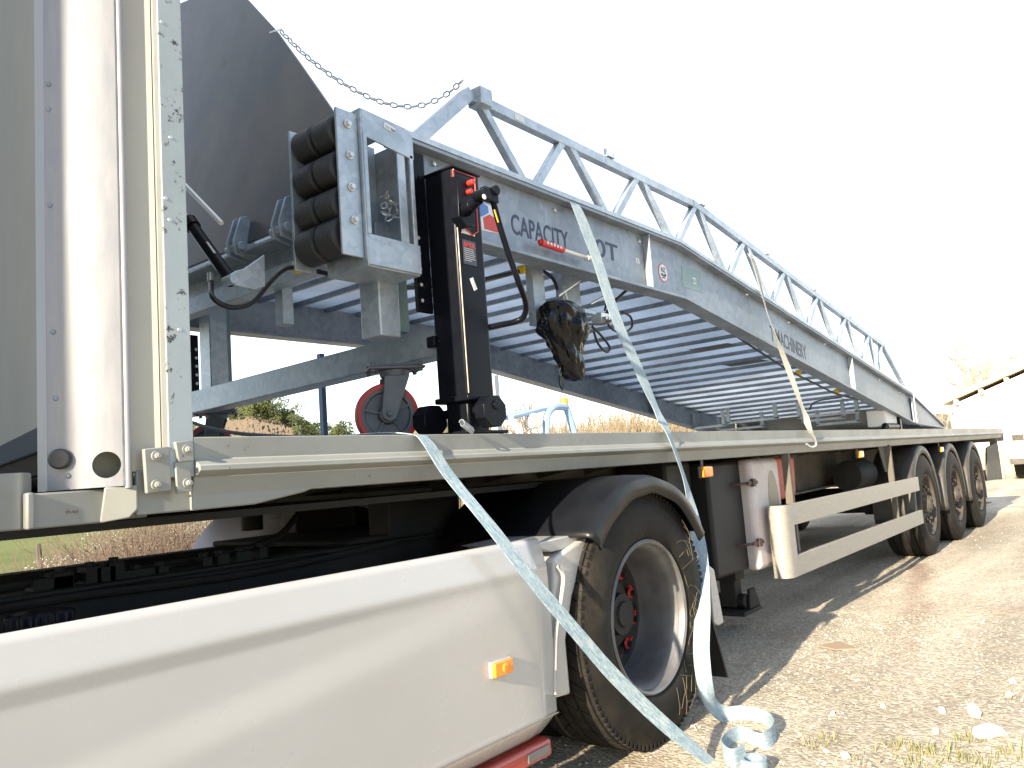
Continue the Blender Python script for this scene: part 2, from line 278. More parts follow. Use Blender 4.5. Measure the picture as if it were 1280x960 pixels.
# ================================================================== GROUND
def gh(x, y):    # small undulation of the lot
    return .025 * noise.noise(Vector((x * .5, y * .5, 3))) + .008 * noise.noise(Vector((x * 2.3, y * 2.3, 9)))
def gmat(name, light, dark, stone):
    M = bpy.data.materials.new(name); M.use_nodes = True; t = M.node_tree; b = t.nodes['Principled BSDF']; N = t.nodes.new; K = t.links.new
    g = N('ShaderNodeNewGeometry'); P_ = g.outputs['Position']
    def no(sc, d=6, ro=.6):
        n = N('ShaderNodeTexNoise'); n.inputs['Scale'].default_value = sc; n.inputs['Detail'].default_value = d; n.inputs['Roughness'].default_value = ro; K(P_, n.inputs['Vector']); return n.outputs['Fac']
    r = N('ShaderNodeValToRGB'); r.color_ramp.elements[0].position = .32; r.color_ramp.elements[1].position = .68; r.color_ramp.elements[0].color = (*dark, 1); r.color_ramp.elements[1].color = (*light, 1); K(no(1.3, 8, .7), r.inputs[0])
    v = N('ShaderNodeTexVoronoi'); v.inputs['Scale'].default_value = 70; K(P_, v.inputs['Vector'])
    sp = N('ShaderNodeSeparateColor'); K(v.outputs['Color'], sp.inputs[0])
    mr = N('ShaderNodeMapRange'); K(sp.outputs[0], mr.inputs[0]); mr.inputs[3].default_value = .62; mr.inputs[4].default_value = 1.35
    mx = N('ShaderNodeMixRGB'); mx.blend_type = 'MULTIPLY'; mx.inputs[0].default_value = .75; K(r.outputs[0], mx.inputs[1]); K(mr.outputs[0], mx.inputs[2])
    mpt = N('ShaderNodeMapping'); mpt.inputs['Scale'].default_value = (.25, 1.9, 1); mpt.inputs['Rotation'].default_value = (0, 0, .12); K(P_, mpt.inputs['Vector'])
    nt_ = N('ShaderNodeTexNoise'); nt_.inputs['Scale'].default_value = 1.1; nt_.inputs['Detail'].default_value = 7; K(mpt.outputs[0], nt_.inputs['Vector'])
    mt_ = N('ShaderNodeMapRange'); K(nt_.outputs['Fac'], mt_.inputs[0]); mt_.inputs[1].default_value = .35; mt_.inputs[2].default_value = .62; mt_.inputs[3].default_value = .70; mt_.inputs[4].default_value = 1.06
    mxt = N('ShaderNodeMixRGB'); mxt.blend_type = 'MULTIPLY'; mxt.inputs[0].default_value = 1; K(mx.outputs[0], mxt.inputs[1]); K(mt_.outputs[0], mxt.inputs[2])
    mb_ = N('ShaderNodeMapRange'); K(no(.9, 9, .72), mb_.inputs[0]); mb_.inputs[1].default_value = .56; mb_.inputs[2].default_value = .66; mb_.inputs[4].default_value = .5
    mxb = N('ShaderNodeMixRGB'); K(mb_.outputs[0], mxb.inputs[0]); K(mxt.outputs[0], mxb.inputs[1]); mxb.inputs[2].default_value = (.32, .23, .14, 1); mx = mxb
    # darker red-brown streak running out from the wheels
    st = N('ShaderNodeSeparateXYZ'); K(P_, st.inputs[0])
    def ma(op, a, bb):
        q = N('ShaderNodeMath'); q.operation = op
        for i, z in enumerate((a, bb)):
            if isinstance(z, (int, float)): q.inputs[i].default_value = z
            else: K(z, q.inputs[i])
        return q.outputs[0]
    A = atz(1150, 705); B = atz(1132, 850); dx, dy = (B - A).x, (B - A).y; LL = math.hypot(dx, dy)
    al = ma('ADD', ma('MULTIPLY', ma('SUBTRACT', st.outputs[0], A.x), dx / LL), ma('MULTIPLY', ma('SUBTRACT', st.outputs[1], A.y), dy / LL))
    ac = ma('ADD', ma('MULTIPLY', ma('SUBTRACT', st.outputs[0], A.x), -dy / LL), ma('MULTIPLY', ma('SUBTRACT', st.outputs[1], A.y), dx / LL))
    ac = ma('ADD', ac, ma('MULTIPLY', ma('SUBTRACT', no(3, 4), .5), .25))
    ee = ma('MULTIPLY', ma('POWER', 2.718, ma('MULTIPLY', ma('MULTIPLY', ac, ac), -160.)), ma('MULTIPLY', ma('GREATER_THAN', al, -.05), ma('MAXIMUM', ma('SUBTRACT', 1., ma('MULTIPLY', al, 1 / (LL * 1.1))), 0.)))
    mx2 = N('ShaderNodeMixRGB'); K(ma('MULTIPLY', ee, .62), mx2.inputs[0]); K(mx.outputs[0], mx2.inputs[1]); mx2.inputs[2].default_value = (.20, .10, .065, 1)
    K(mx2.outputs[0], b.inputs['Base Color']); b.inputs['Roughness'].default_value = .95; b.inputs['Specular IOR Level'].default_value = .2
    hsum = ma('ADD', ma('MULTIPLY', no(14, 8, .7), 1.2), ma('MULTIPLY', v.outputs['Distance'], -.5))
    bp = N('ShaderNodeBump'); bp.inputs['Strength'].default_value = .6; bp.inputs['Distance'].default_value = .02; K(hsum, bp.inputs['Height']); K(bp.outputs[0], b.inputs['Normal'])
    return M
GRAV = gmat('gravel_lot', (.53, .47, .37), (.41, .355, .275), None)
mb = MB()
# far sheet around a detailed patch: graded grid
xs = [-2500, -800, -200, -60, -20, -8, -4, -2, 0] + [.5 + .06 * i for i in range(int(7 / .06))] + [7.6 + .25 * i for i in range(50)] + [21, 24, 28, 34, 42, 55, 80, 130, 300, 900, 2500]
ys = [-2500, -500, -100, -30, -10, -5, -2.5] + [-1.5 + .06 * i for i in range(int(5 / .06))] + [3.6, 4, 5, 6, 7, 8, 9, 10.2]
nx, ny = len(xs), len(ys)
vs_ = [(x, y, gh(x, y) + (.010 * noise.noise(Vector((x * 9, y * 9, 1))) if (0 < x < 9 and -2 < y < 4) else 0)) for y in ys for x in xs]
mb.add(vs_, [(j * nx + i, j * nx + i + 1, (j + 1) * nx + i + 1, (j + 1) * nx + i) for j in range(ny - 1) for i in range(nx - 1)])
struct(mb.build('ground', GRAV))
# far side: lot continues on the right, green field on the left
FIELD = mat('young_grass_field', (.20, .235, .075), .95, 0, (.30, .30, .12), .35, dirt=((.36, .34, .19), .12, .5, .6), bump=.5, bscale=20, bdist=.05)
mb = MB(); NA, NR = 110, 34; vs_ = []
def hill_h(th, r):
    H = 6.0 * (1 if th < 48 else max(.25, 1 - (th - 48) / 5.)) + 12.5 * math.exp(-((th - 56.5) / 5.2) ** 2) * 1.0 + 5.5 * math.exp(-((th - 64) / 4.) ** 2) + 6 * math.exp(-((th - 45) / 5.) ** 2)
    s_ = max(0, min(1, (r - 40) / 115.)); s_ = s_ * s_ * (3 - 2 * s_)
    return H * s_ + 1.2 * s_ * noise.noise(Vector((th * .35, r * .05, 0)))
for i in range(NR):
    r = 10.2 * (60 ** (i / (NR - 1)))
    for k in range(NA):
        th = R(-4 + 108 * k / (NA - 1)); x = r * math.cos(th); y = r * math.sin(th)
        yy = max(y, 10.2 * (1 if i == 0 else 0) + y * 0) if i else y
        vs_.append((x, y, -.02 - .0 * r + hill_h(math.degrees(th), r) + .05 * noise.noise(Vector((x * .2, y * .2, 5)))))
mb.add(vs_, [(i * NA + k, i * NA + k + 1, (i + 1) * NA + k + 1, (i + 1) * NA + k) for i in range(NR - 1) for k in range(NA - 1)])
HILLM = bpy.data.materials.new('field_and_dry_hill'); HILLM.use_nodes = True
t = HILLM.node_tree; N = t.nodes.new; K = t.links.new; b = t.nodes['Principled BSDF']; b.inputs['Roughness'].default_value = 1; b.inputs['Specular IOR Level'].default_value = .1
g = N('ShaderNodeNewGeometry'); sx = N('ShaderNodeSeparateXYZ'); K(g.outputs['Position'], sx.inputs[0])
n1 = N('ShaderNodeTexNoise'); n1.inputs['Scale'].default_value = .12; n1.inputs['Detail'].default_value = 9; n1.inputs['Roughness'].default_value = .7; K(g.outputs['Position'], n1.inputs['Vector'])
n2 = N('ShaderNodeTexNoise'); n2.inputs['Scale'].default_value = 1.5; n2.inputs['Detail'].default_value = 9; n2.inputs['Roughness'].default_value = .75; K(g.outputs['Position'], n2.inputs['Vector'])
r1 = N('ShaderNodeValToRGB'); r1.color_ramp.elements[0].position = .35; r1.color_ramp.elements[1].position = .65; r1.color_ramp.elements[0].color = (.10, .13, .035, 1); r1.color_ramp.elements[1].color = (.19, .20, .085, 1); K(n1.outputs[0], r1.inputs[0])
r2 = N('ShaderNodeValToRGB'); r2.color_ramp.elements[0].position = .35; r2.color_ramp.elements[1].position = .65; r2.color_ramp.elements[0].color = (.14, .125, .08, 1); r2.color_ramp.elements[1].color = (.24, .21, .15, 1); K(n2.outputs[0], r2.inputs[0])
# hill colour by height, tan lot by direction (x/y)
mh = N('ShaderNodeMapRange'); K(sx.outputs[2], mh.inputs[0]); mh.inputs[1].default_value = 1.2; mh.inputs[2].default_value = 2.6
dv = N('ShaderNodeMath'); dv.operation = 'DIVIDE'; K(sx.outputs[0], dv.inputs[0]); K(sx.outputs[1], dv.inputs[1])
md = N('ShaderNodeMapRange'); K(dv.outputs[0], md.inputs[0]); md.inputs[1].default_value = .62; md.inputs[2].default_value = .75
mm = N('ShaderNodeMath'); mm.operation = 'MAXIMUM'; K(mh.outputs[0], mm.inputs[0]); K(md.outputs[0], mm.inputs[1])
mx = N('ShaderNodeMixRGB'); K(mm.outputs[0], mx.inputs[0]); K(r1.outputs[0], mx.inputs[1]); K(r2.outputs[0], mx.inputs[2]); K(mx.outputs[0], b.inputs['Base Color'])
bp = N('ShaderNodeBump'); bp.inputs['Distance'].default_value = .3; bp.inputs['Strength'].default_value = .7; K(n2.outputs[0], bp.inputs['Height']); K(bp.outputs[0], b.inputs['Normal'])
struct(mb.build('hills', HILLM))
# low strip of lot between the ground sheet and the hill fan
mb = MB(); xs2 = [-40 + 4 * i for i in range(40)]; ys2 = [3.6 + .8 * i for i in range(10)]
def fz(x, y): return -.012 + .02 * noise.noise(Vector((x * .3, y * .3, 8)))
# pebbles
def icosa():
    p = (1 + 5 ** .5) / 2
    v = [(-1, p, 0), (1, p, 0), (-1, -p, 0), (1, -p, 0), (0, -1, p), (0, 1, p), (0, -1, -p), (0, 1, -p), (p, 0, -1), (p, 0, 1), (-p, 0, -1), (-p, 0, 1)]
    f = [(0, 11, 5), (0, 5, 1), (0, 1, 7), (0, 7, 10), (0, 10, 11), (1, 5, 9), (5, 11, 4), (11, 10, 2), (10, 7, 6), (7, 1, 8), (3, 9, 4), (3, 4, 2), (3, 2, 6), (3, 6, 8), (3, 8, 9), (4, 9, 5), (2, 4, 11), (6, 2, 10), (8, 6, 7), (9, 8, 1)]
    return [Vector(q).normalized() for q in v], f
IV, IF = icosa()
mb = MB()
for i in range(15000):
    x = random.uniform(1.6, 5.5) if random.random() < .7 else random.uniform(1.6, 12); y = random.uniform(-.4, 3.2) if x < 5.5 else random.uniform(-1, 3.4)
    if y > 1.7 * x * .8 and x < 2: continue
    cl = noise.noise(Vector((x * 1.1, y * 1.1, 4)))
    if cl < -.1 and random.random() < .5: continue
    r = random.choice((.002, .0025, .003, .004, .005)) * random.uniform(.7, 1.3)
    if random.random() < .03: r *= random.uniform(1.4, 2.2)
    z = gh(x, y) + .010 * noise.noise(Vector((x * 9, y * 9, 1))); sq = Vector((random.uniform(.8, 1.4), random.uniform(.8, 1.4), random.uniform(.5, .9))); a = random.random() * 6.28; ca, sa = math.cos(a), math.sin(a)
    vs_ = []
    for v in IV:
        q = Vector((v.x * sq.x, v.y * sq.y, v.z * sq.z)) * r * random.uniform(.8, 1.2); vs_.append((x + q.x * ca - q.y * sa, y + q.x * sa + q.y * ca, z + r * .25 + q.z))
    mb.add(vs_, IF)
PEB = mat('pebble_stone', (.40, .35, .27), .9, 0, (.60, .54, .45), 45, lo=.3, hi=.7)
o = mb.build('gravel', PEB, smooth=False); o['kind'] = 'stuff'; tag(o, 'loose pale gravel and grit scattered over the sandy lot', 'gravel')
# bigger white stones seen at the lower right
STONE = mat('white_limestone', (.62, .60, .55), .9, 0, (.5, .48, .43), 14, bump=.5, bscale=40)
stones = [(1219, 897, .032, .030), (1235, 920, .06, .022), (1178, 893, .018, .018), (1170, 918, .014, .014), (1104, 885, .010, .011), (1057, 947, .016, .014), (1041, 895, .010, .012), (1262, 872, .02, .016), (1266, 855, .018, .016)]
ls = ['large white stone at the right with a dark shadow behind it', 'long flat white stone lowest at the right edge of the lot', 'white stone left of the large white stone on brown grit', 'small round white stone below the brown patch of grit', 'tiny pale stone beside the rightmost strap shadow', 'white stone between grass tufts right of the strap roll', 'tiny stone just right of the looping strap shadow', 'pale stone near the right edge above the large white stone', 'pale grey stone at the right edge, farthest of the larger stones']
for (px, py, r, h_), lb in zip(stones, ls):
    p = atz(px, py); p.z = gh(p.x, p.y); s_ = MB()
    import bmesh
    bm = bmesh.new(); bmesh.ops.create_icosphere(bm, subdivisions=3, radius=1)
    sd = random.uniform(0, 50)
    for v in bm.verts:
        k = 1 + .35 * noise.noise(v.co * 1.3 + Vector((sd, 0, 0))) + .12 * noise.noise(v.co * 4 + Vector((sd, 0, 0)))
        v.co = Vector((v.co.x * k * r, v.co.y * k * r * .75, v.co.z * k * h_))
    me = bpy.data.meshes.new('stone'); bm.to_mesh(me); bm.free(); me.materials.append(STONE); o = bpy.data.objects.new('stone', me); C.objects.link(o)
    o.location = p + Vector((0, 0, h_ * .35)); o.rotation_euler.z = -.9 if r > .05 else random.random() * 6
    tag(o, lb, 'stone', 'white stones on the gravel')
# dead leaf/flat scrap
s_ = MB(); pts = [atz(*q, .012) for q in ((1022, 808), (1050, 803), (1075, 812), (1045, 813))]
s_.prism(pts, (0, 0, .006)); tag(s_.build('cardboard_scrap', mat('brown_card', (.30, .22, .15), .9)), 'thin brown scrap lying on the gravel beyond the shadow edge', 'scrap')
# grass tufts
GRASS = mat('spring_grass', (.17, .18, .06), .8, 0, (.28, .25, .12), 30)
mb = MB()
for px, py, n_, sp_ in [(1040, 930, 26, .05), (1125, 935, 45, .06), (1185, 945, 70, .07), (1213, 928, 34, .05), (1275, 945, 50, .06), (1150, 955, 40, .06), (1262, 875, 20, .04), (1020, 935, 14, .06), (1090, 950, 20, .08), (1240, 955, 40, .07), (1160, 940, 30, .05), (1205, 958, 30, .08)]:
    c = atz(px, py)
    for k in range(n_):
        a = random.random() * 6.28; q = random.random() ** .5 * sp_; x, y = c.x + math.cos(a) * q, c.y + math.sin(a) * q; z = gh(x, y); h_ = random.uniform(.015, .045); ln = Vector((math.cos(a), math.sin(a), 0)) * random.uniform(.1, .9) * h_; wv = Vector((-math.sin(a * 3), math.cos(a * 3), 0)) * .0016
        b0 = Vector((x, y, z)); mb.add([b0 - wv, b0 + wv, b0 + ln * .45 + wv * .8 + Vector((0, 0, h_ * .6)), b0 + ln * .45 - wv * .8 + Vector((0, 0, h_ * .6)), b0 + ln + Vector((0, 0, h_))], [(0, 1, 2, 3), (3, 2, 4)])
o = mb.build('grass', GRASS, smooth=False); o['kind'] = 'stuff'; tag(o, 'sparse tufts of short yellow green grass in the gravel', 'grass')

exec_order = 1
# ================================================================== TYRES
def tyre_mesh(r, width, lug=True, bead=.278):
    """axis Y, outer sidewall at y=0 going to +width"""
    m_ = MB(); W = width; rb = r - .014
    half = [(bead, .022), (bead + .015, .006), (bead + .04, -.004), (r * .78, -.006), (r * .80, -.0025), (r * .86, -.001), (r * .875, .003), (r * .93, .008), (r * .965, .016), (rb, .028)]
    if lug: tread = [(rb, W - .028)]
    else:
        tread = [(r, .034)]
        for c in (.22, .40, .60, .78): tread += [(r, W * c - .005), (rb, W * c - .004), (rb, W * c + .004), (r, W * c + .005)]
        tread += [(r, W - .034), (rb, W - .028)]
    back = [(a, W - b_) for a, b_ in reversed(half[:-1])]
    m_.lathe(half + tread + back, n=72)
    if lug:
        n = 50; cols = [(.026, .082), (.088, .128), (.134, .166), (.172, .212), (.218, .274)]
        cols = [(a * W / .3, b_ * W / .3) for a, b_ in cols]
        for ci, (a, b_) in enumerate(cols):
            for k in range(n):
                t0 = 2 * math.pi * (k + .5 * (ci % 2)) / n; dt = 2 * math.pi / n * .90; sk = .25 * 2 * math.pi / n * (1 if ci < 2.5 else -1)
                vs_ = []
                for rr, e in ((rb - .004, 0), (r - (.004 if ci in (0, 4) else 0), .0015)):
                    for (yy, tt) in ((a + e, t0 + sk), (b_ - e, t0 - sk), (b_ - e, t0 + dt - sk), (a + e, t0 + dt + sk)):
                        vs_.append((rr * math.cos(tt), yy, rr * math.sin(tt)))
                m_.add(vs_, [(0, 3, 2, 1), (4, 5, 6, 7), (0, 1, 5, 4), (1, 2, 6, 5), (2, 3, 7, 6), (3, 0, 4, 7)])
        for k in range(n * 2):     # shoulder sipes
            t0 = 2 * math.pi * k / (n * 2); c, s2 = math.cos(t0), math.sin(t0)
            m_.obox((c * (r - .022), .016, s2 * (r - .022)), (c * .012, 0, s2 * .012), (0, .007, 0), (-s2 * .0075, 0, c * .0075))
    return m_
def rim_deep(parent):
    m_ = MB(); m_.lathe([(.262, .030), (.278, .024), (.286, .008), (.279, .000), (.270, .006), (.265, .028), (.257, .036), (.250, .060), (.246, .110), (.243, .175), (.236, .196)], n=72)
    o = m_.build('rim', RIM, parent)
    m_ = MB(); m_.lathe([(.238, .194), (.232, .201), (.20, .206), (.16, .210), (.135, .205), (.13, .18), (.001, .18)], n=64); m_.build('wheel_disc', mat('shaded_disc', (.015, .014, .014), .7, 0, (.035, .03, .028), 8), parent)  # disc coloured near black for the shade deep inside the rim
    h_ = MB()
    for k in range(8):
        a = k * math.pi / 4 + .2; h_.piece().cyl((.208 * math.cos(a), .202, .208 * math.sin(a)), (.208 * math.cos(a), .215, .208 * math.sin(a)), .026, n=18)
    h_.build_each('hand_hole', mat('hand_hole_shade', (.006, .005, .005), .8), parent)  # solid black discs, painted shade in place of open holes
    h_ = MB(); h_.cyl((0, .19, 0), (0, .13, 0), .085, .078, 28); h_.cyl((0, .13, 0), (0, .12, 0), .05, .045, 24)
    for k in range(10):
        a = k * math.pi / 5; h_.cyl((.168 * math.cos(a), .21, .168 * math.sin(a)), (.168 * math.cos(a), .175, .168 * math.sin(a)), .016, n=6); h_.cyl((.168 * math.cos(a), .175, .168 * math.sin(a)), (.168 * math.cos(a), .16, .168 * math.sin(a)), .010, n=10)
    h_.build('hub', CHAS, parent)
    h_ = MB()
    for k in range(10):
        a = k * math.pi / 5; c, s2 = .168 * math.cos(a), .168 * math.sin(a); h_.piece().cyl((c, .185, s2), (c, .178, s2), .022, .018, n=12); t_ = Vector((-s2, 0, c)).normalized(); h_.bar(Vector((c, .181, s2)), Vector((c, .181, s2)) + t_ * .035, .006, .012, (0, 1, 0))
    h_.build_each('nut_indicator', RED, parent)
    v_ = MB(); v_.tube([(.262, .06, .02), (.268, .04, .021), (.275, .02, .022)], .005); v_.cyl((.271, .052, .021), (.271, .066, .021), .012, n=12); v_.build('valve', ZINC, parent)
def rim_trailer(parent):
    m_ = MB(); m_.lathe([(.262, .030), (.278, .024), (.284, .008), (.278, .000), (.270, .008), (.264, .03), (.256, .055), (.248, .07), (.225, .066), (.20, .050), (.165, .045), (.15, .05), (.14, .06), (.001, .06)], n=56)
    m_.build('rim', RIMD, parent)
    h_ = MB()
    for k in range(10):
        a = k * math.pi / 5; h_.piece().cyl((.222 * math.cos(a), .068, .222 * math.sin(a)), (.222 * math.cos(a), .060, .222 * math.sin(a)), .020, n=14)
    h_.build_each('hand_hole', bpy.data.materials['hand_hole_shade'], parent)  # same black discs give the holes their shade
    h_ = MB(); h_.cyl((0, .06, 0), (0, .0, 0), .092, .08, 26); h_.cyl((0, .0, 0), (0, -.015, 0), .06, .05, 20)
    for k in range(10):
        a = k * math.pi / 5 + .3; h_.cyl((.165 * math.cos(a), .046, .165 * math.sin(a)), (.165 * math.cos(a), .012, .165 * math.sin(a)), .016, n=6)
    h_.build('hub', RIMD, parent)
def place(o, loc, parent, rz=0., spin=0.):
    o.location = Vector(loc); o.rotation_euler = (0, spin, rz); adopt(o, parent); return o

# ================================================================== TRUCK TRACTOR
TR = empty('truck_tractor', (2.74, 2.75, 0), 'white truck tractor with long side skirt and one big black drive wheel', 'truck')
RW = .48
w1 = tyre_mesh(RW, .30, True).build('drive_wheel', RUB); rim_deep(w1)
w2 = tyre_mesh(RW, .30, True).build('drive_wheel', RUB); rim_trailer(w2)
place(w1, (2.73, 1.56, .480), TR, 0, .3); place(w2, (2.73, 2.235, .480), TR, math.pi, .1)
random.seed(12); s_ = MB()
for k in range(46):
    a = random.uniform(-.9, 1.15); r_ = random.uniform(.30, .44); pts = []; da = random.choice((-1, 1)) * random.uniform(.01, .07); dr = random.uniform(-.03, .03)
    for q in range(5):
        pts.append((r_ * math.cos(a), -.0065, r_ * math.sin(a))); r_ = min(.445, max(.295, r_ + dr + random.gauss(0, .0025))); a += da + random.gauss(0, .008)
    s_.tube([Vector(q) for q in pts], .0007, 3)
o = s_.build('dry_grass_wisps', mat('pale_straw_wisps', (.22, .18, .12), .8)); o.parent = w1; o['kind'] = 'stuff'
w3 = copy_tree(w1, None); w4 = copy_tree(w2, None)
for o in (w3, w4): o.parent = None
place(w3, (2.73, 3.95, .480), TR, math.pi); place(w4, (2.73, 3.30, .480), TR, 0)
s_ = MB(); s_.cyl((2.68, 2.2, .48), (2.68, 3.3, .48), .08, n=20); s_.lathe([(.001, -.2), (.12, -.17), (.2, -.08), (.22, 0), (.2, .08), (.12, .17), (.001, .2)], (2.68, 2.75, .5), n=24); s_.build('axle', CHAS, TR)
# side skirt: faceted cross-section swept along x
XR = at(692, 780, 1.575).x
prof = [(1.64, .840), (1.615, .840), (1.600, .832), (1.584, .7796), (1.5795, .765), (1.5765, .755), (1.5765, .60), (1.578, .295), (1.583, .287), (1.598, .268), (1.635, .225), (1.66, .22)]
NXP = 40; X0 = -1.6; vs_ = []; K_ = 44
def panel_y(z, x):
    # main face with a soft swage line that dives towards the front
    for (ya, za), (yb, zb) in zip(prof, prof[1:]):
        if zb <= z <= za and za != zb: y = ya + (yb - ya) * (za - z) / (za - zb); break
    else: y = prof[0][0]
    u = (XR - x); zc = .72 - .125 * u + .01 * u * u; amp = .009 * min(1, max(0, u / .9))
    if .30 < z < .75:
        t_ = max(-1, min(1, (z - zc) / .035)); y += amp * (.5 + .5 * t_) * max(0, min(1, (.75 - z) / .03 if z > .72 else 1))
        y += -.004 * math.cos((z - .57) / .21 * 1.4)
    return y
zs_ = [.840, .839, .832, .82, .81, .80, .79, .78, .772, .764, .755] + [.755 - .01 * i for i in range(1, 46)] + [.297, .287, .277, .268, .25, .235, .225]
for i in range(NXP + 1):
    x = X0 + (XR - X0) * i / NXP
    for z in zs_: vs_.append((x + (.012 * max(0, (.29 - z)) / .07 * -2 if i == NXP else 0), panel_y(z, x) + (.01 if i == NXP else 0), z))
nz_ = len(zs_); s_ = MB(); s_.add(vs_, [(i * nz_ + k, i * nz_ + k + 1, (i + 1) * nz_ + k + 1, (i + 1) * nz_ + k) for i in range(NXP) for k in range(nz_ - 1)])
o = s_.build('side_skirt', WHITE, TR, ang=60); q = o.modifiers.new('solid', 'SOLIDIFY'); q.thickness = .012; q.offset = -1
s_ = MB(); s_.box((X0, 1.577, .291), (XR - .006, 1.5785, .294)); s_.build('skirt_seam', mat('seam_dark', (.25, .23, .2), .7), o)
# red sill with grey reflector
s_ = MB(); s_.prism([(X0, 1.603, .218), (X0, 1.60, .165), (X0, 1.66, .155), (X0, 1.68, .218)], (XR - .02 - X0, 0, 0)); rs = s_.build('sill', REDS, TR, bevel=.012, segs=3)
s_ = MB(); s_.prism([(XR - .15, 1.597, .203), (XR - .04, 1.597, .203), (XR - .04, 1.597, .176), (XR - .15, 1.597, .176)], (0, .01, 0)); s_.build('reflector', mat('grey_reflector', (.13, .13, .13), .25), rs, bevel=.003)
# amber marker light
pa = at(624, 834, 1.572)
s_ = MB(); s_.obox(pa + Vector((0, -.002, 0)), (.045, 0, 0), (0, .008, 0), (0, 0, .024)); ml = s_.build('marker_light', ZINC, TR, bevel=.004)
s_ = MB(); s_.obox(pa + Vector((0, -.013, 0)), (.041, 0, 0), (0, .008, 0), (0, 0, .0205)); s_.lathe([(.001, -.004), (.012, -.003), (.014, 0), (.015, .003)], pa + Vector((.004, -.021, 0)), n=20); s_.build('lens', AMB, ml, bevel=.004, segs=3)
# white fender sections before and after wheel
def pix(pts, y): return [at(px, py, y) for px, py in pts]
s_ = MB(); pp = pix([(693, 700), (705, 690), (738, 668), (716, 745), (708, 800), (712, 845), (714, 868), (692, 874), (690, 800)], 1.60)
s_.prism(pp, (0, .35, 0)); wf = s_.build('white_fender', WHITE, TR, bevel=.010, segs=3)
s_ = MB(); s_.tube([at(698, 708, 1.588), at(704, 722, 1.588), at(700, 755, 1.588), at(694, 800, 1.588), at(693, 868, 1.588)], .008); s_.build('edge_bead', WHITE, wf)
s_ = MB(); pp = pix([(660, 682), (700, 672), (738, 664), (738, 672), (700, 688), (690, 690)], 1.62); s_.prism(pp, (0, .30, 0)); s_.build('fender_bracket', WHITE, TR, bevel=.004)
s_ = MB(); pp = pix([(886, 706), (893, 712), (905, 778), (899, 782), (893, 779)], 1.60); s_.prism(pp, (0, .02, 0)); s_.build('flap_bracket', WHITE, TR, bevel=.004)
# drive wheel fender: swept arc with outer lip
s_ = MB(); NF = 40; vs_ = []
fp = [(-.010, .125), (-.015, .045), (-.006, .012), (.03, .0), (.10, -.004), (.70, -.004)]
def fender(s_, cx, cz, r_, y0, prof_, a0, a1, n=40, thick=.008):
    vs_ = []; k = len(prof_)
    for i in range(n + 1):
        t_ = a0 + (a1 - a0) * i / n
        for (yy, dr) in prof_:
            rr = r_ - dr * (1. if True else 1); vs_.append((cx - rr * math.cos(t_), y0 + yy, cz + rr * math.sin(t_)))
    s_.add(vs_, [(i * k + q, i * k + q + 1, (i + 1) * k + q + 1, (i + 1) * k + q) for i in range(n) for q in range(k - 1)])
fender(s_, 2.72, .47, .540, 1.535, [(-.004, .072), (-.010, .04), (-.004, .012), (.02, .003), (.10, .0), (.70, .0)], R(40), R(148))
o = s_.build('wheel_fender', PLAS, TR, ang=50); q = o.modifiers.new('solid', 'SOLIDIFY'); q.thickness = .008; q.offset = 0
for v in o.data.vertices: v.co.z += .006 * noise.noise(v.co * 9); v.co.y += .006 * noise.noise(v.co * 7 + Vector((5, 0, 0)))
s_ = MB(); fender(s_, 2.72, .47, .565, 3.27, [(0., .0), (.2, 0), (.5, 0), (.70, .0), (.71, .04)], R(12), R(168)); o = s_.build('far_wheel_fender', PVC, TR, ang=50); q = o.modifiers.new('solid', 'SOLIDIFY'); q.thickness = .008
s_ = MB()
for k in range(6):
    a = R(18 + k * 9); 
    for yy in (3.32, 3.50): s_.piece().obox((2.72 - .5705 * math.cos(a), yy + .07, .47 + .5705 * math.sin(a)), (.018 * math.sin(a) , 0, .018 * math.cos(a)), (0, .055, 0), (-.002 * math.cos(a), 0, .002 * math.sin(a)))
s_.build_each('slot', CHAS, o)
# mudflap
s_ = MB(); pp = pix([(886, 700), (893, 780), (908, 800), (921, 852), (884, 856), (870, 842), (868, 740)], 1.63)
s_.prism(pp, (.0, .52, 0)); 
s2 = MB(); s2.prism([(3.22, 1.64, .74), (3.29, 1.60, .40), (3.37, 1.585, .10), (3.37, 2.15, .095), (3.29, 2.15, .40), (3.22, 2.15, .74)], (.014, 0, 0)); o = s2.build('mud_flap', mat('rubber_flap', (.012, .011, .01), .65, 0, (.03, .026, .02), 9), TR)
# chassis rails with clutter, fifth wheel, tank
s_ = MB()
for y in (2.32, 3.12): s_.box((-2.6, y, .55), (3.35, y + .075, .835)); s_.box((-2.6, y - .03, .825), (3.3, y + .09, .838))
for x in (-1.2, -.2, .7, 1.5, 2.2, 3.2): s_.box((x, 2.38, .60), (x + .08, 3.13, .80))
s_.build('chassis_rail', CHAS, TR, bevel=.004)
s_ = MB()
for i, (px, ln, hh) in enumerate([(62, .10, .03), (75, .05, .04), (112, .04, .045), (128, .05, .04), (142, .04, .05), (170, .09, .02), (200, .03, .02), (255, .03, .028), (275, .04, .03), (300, .05, .03), (325, .03, .035)]):
    x = at(px, 715, 2.36).x; s_.box((x - ln / 2, 2.335, .837), (x + ln / 2, 2.39, .837 + hh)); s_.cyl((x, 2.36, .84 + hh - .002), (x, 2.36, .85 + hh), .014, n=8)
s_.tube([(.5, 2.40, .85), (.9, 2.36, .86), (1.2, 2.45, .85), (1.6, 2.38, .88), (1.9, 2.6, .95)], .012); s_.tube([(.4, 2.30, .80), (.9, 2.29, .815), (1.5, 2.30, .80), (2.1, 2.28, .83)], .012)
s_.build('valves_and_hoses', CHAS, TR)
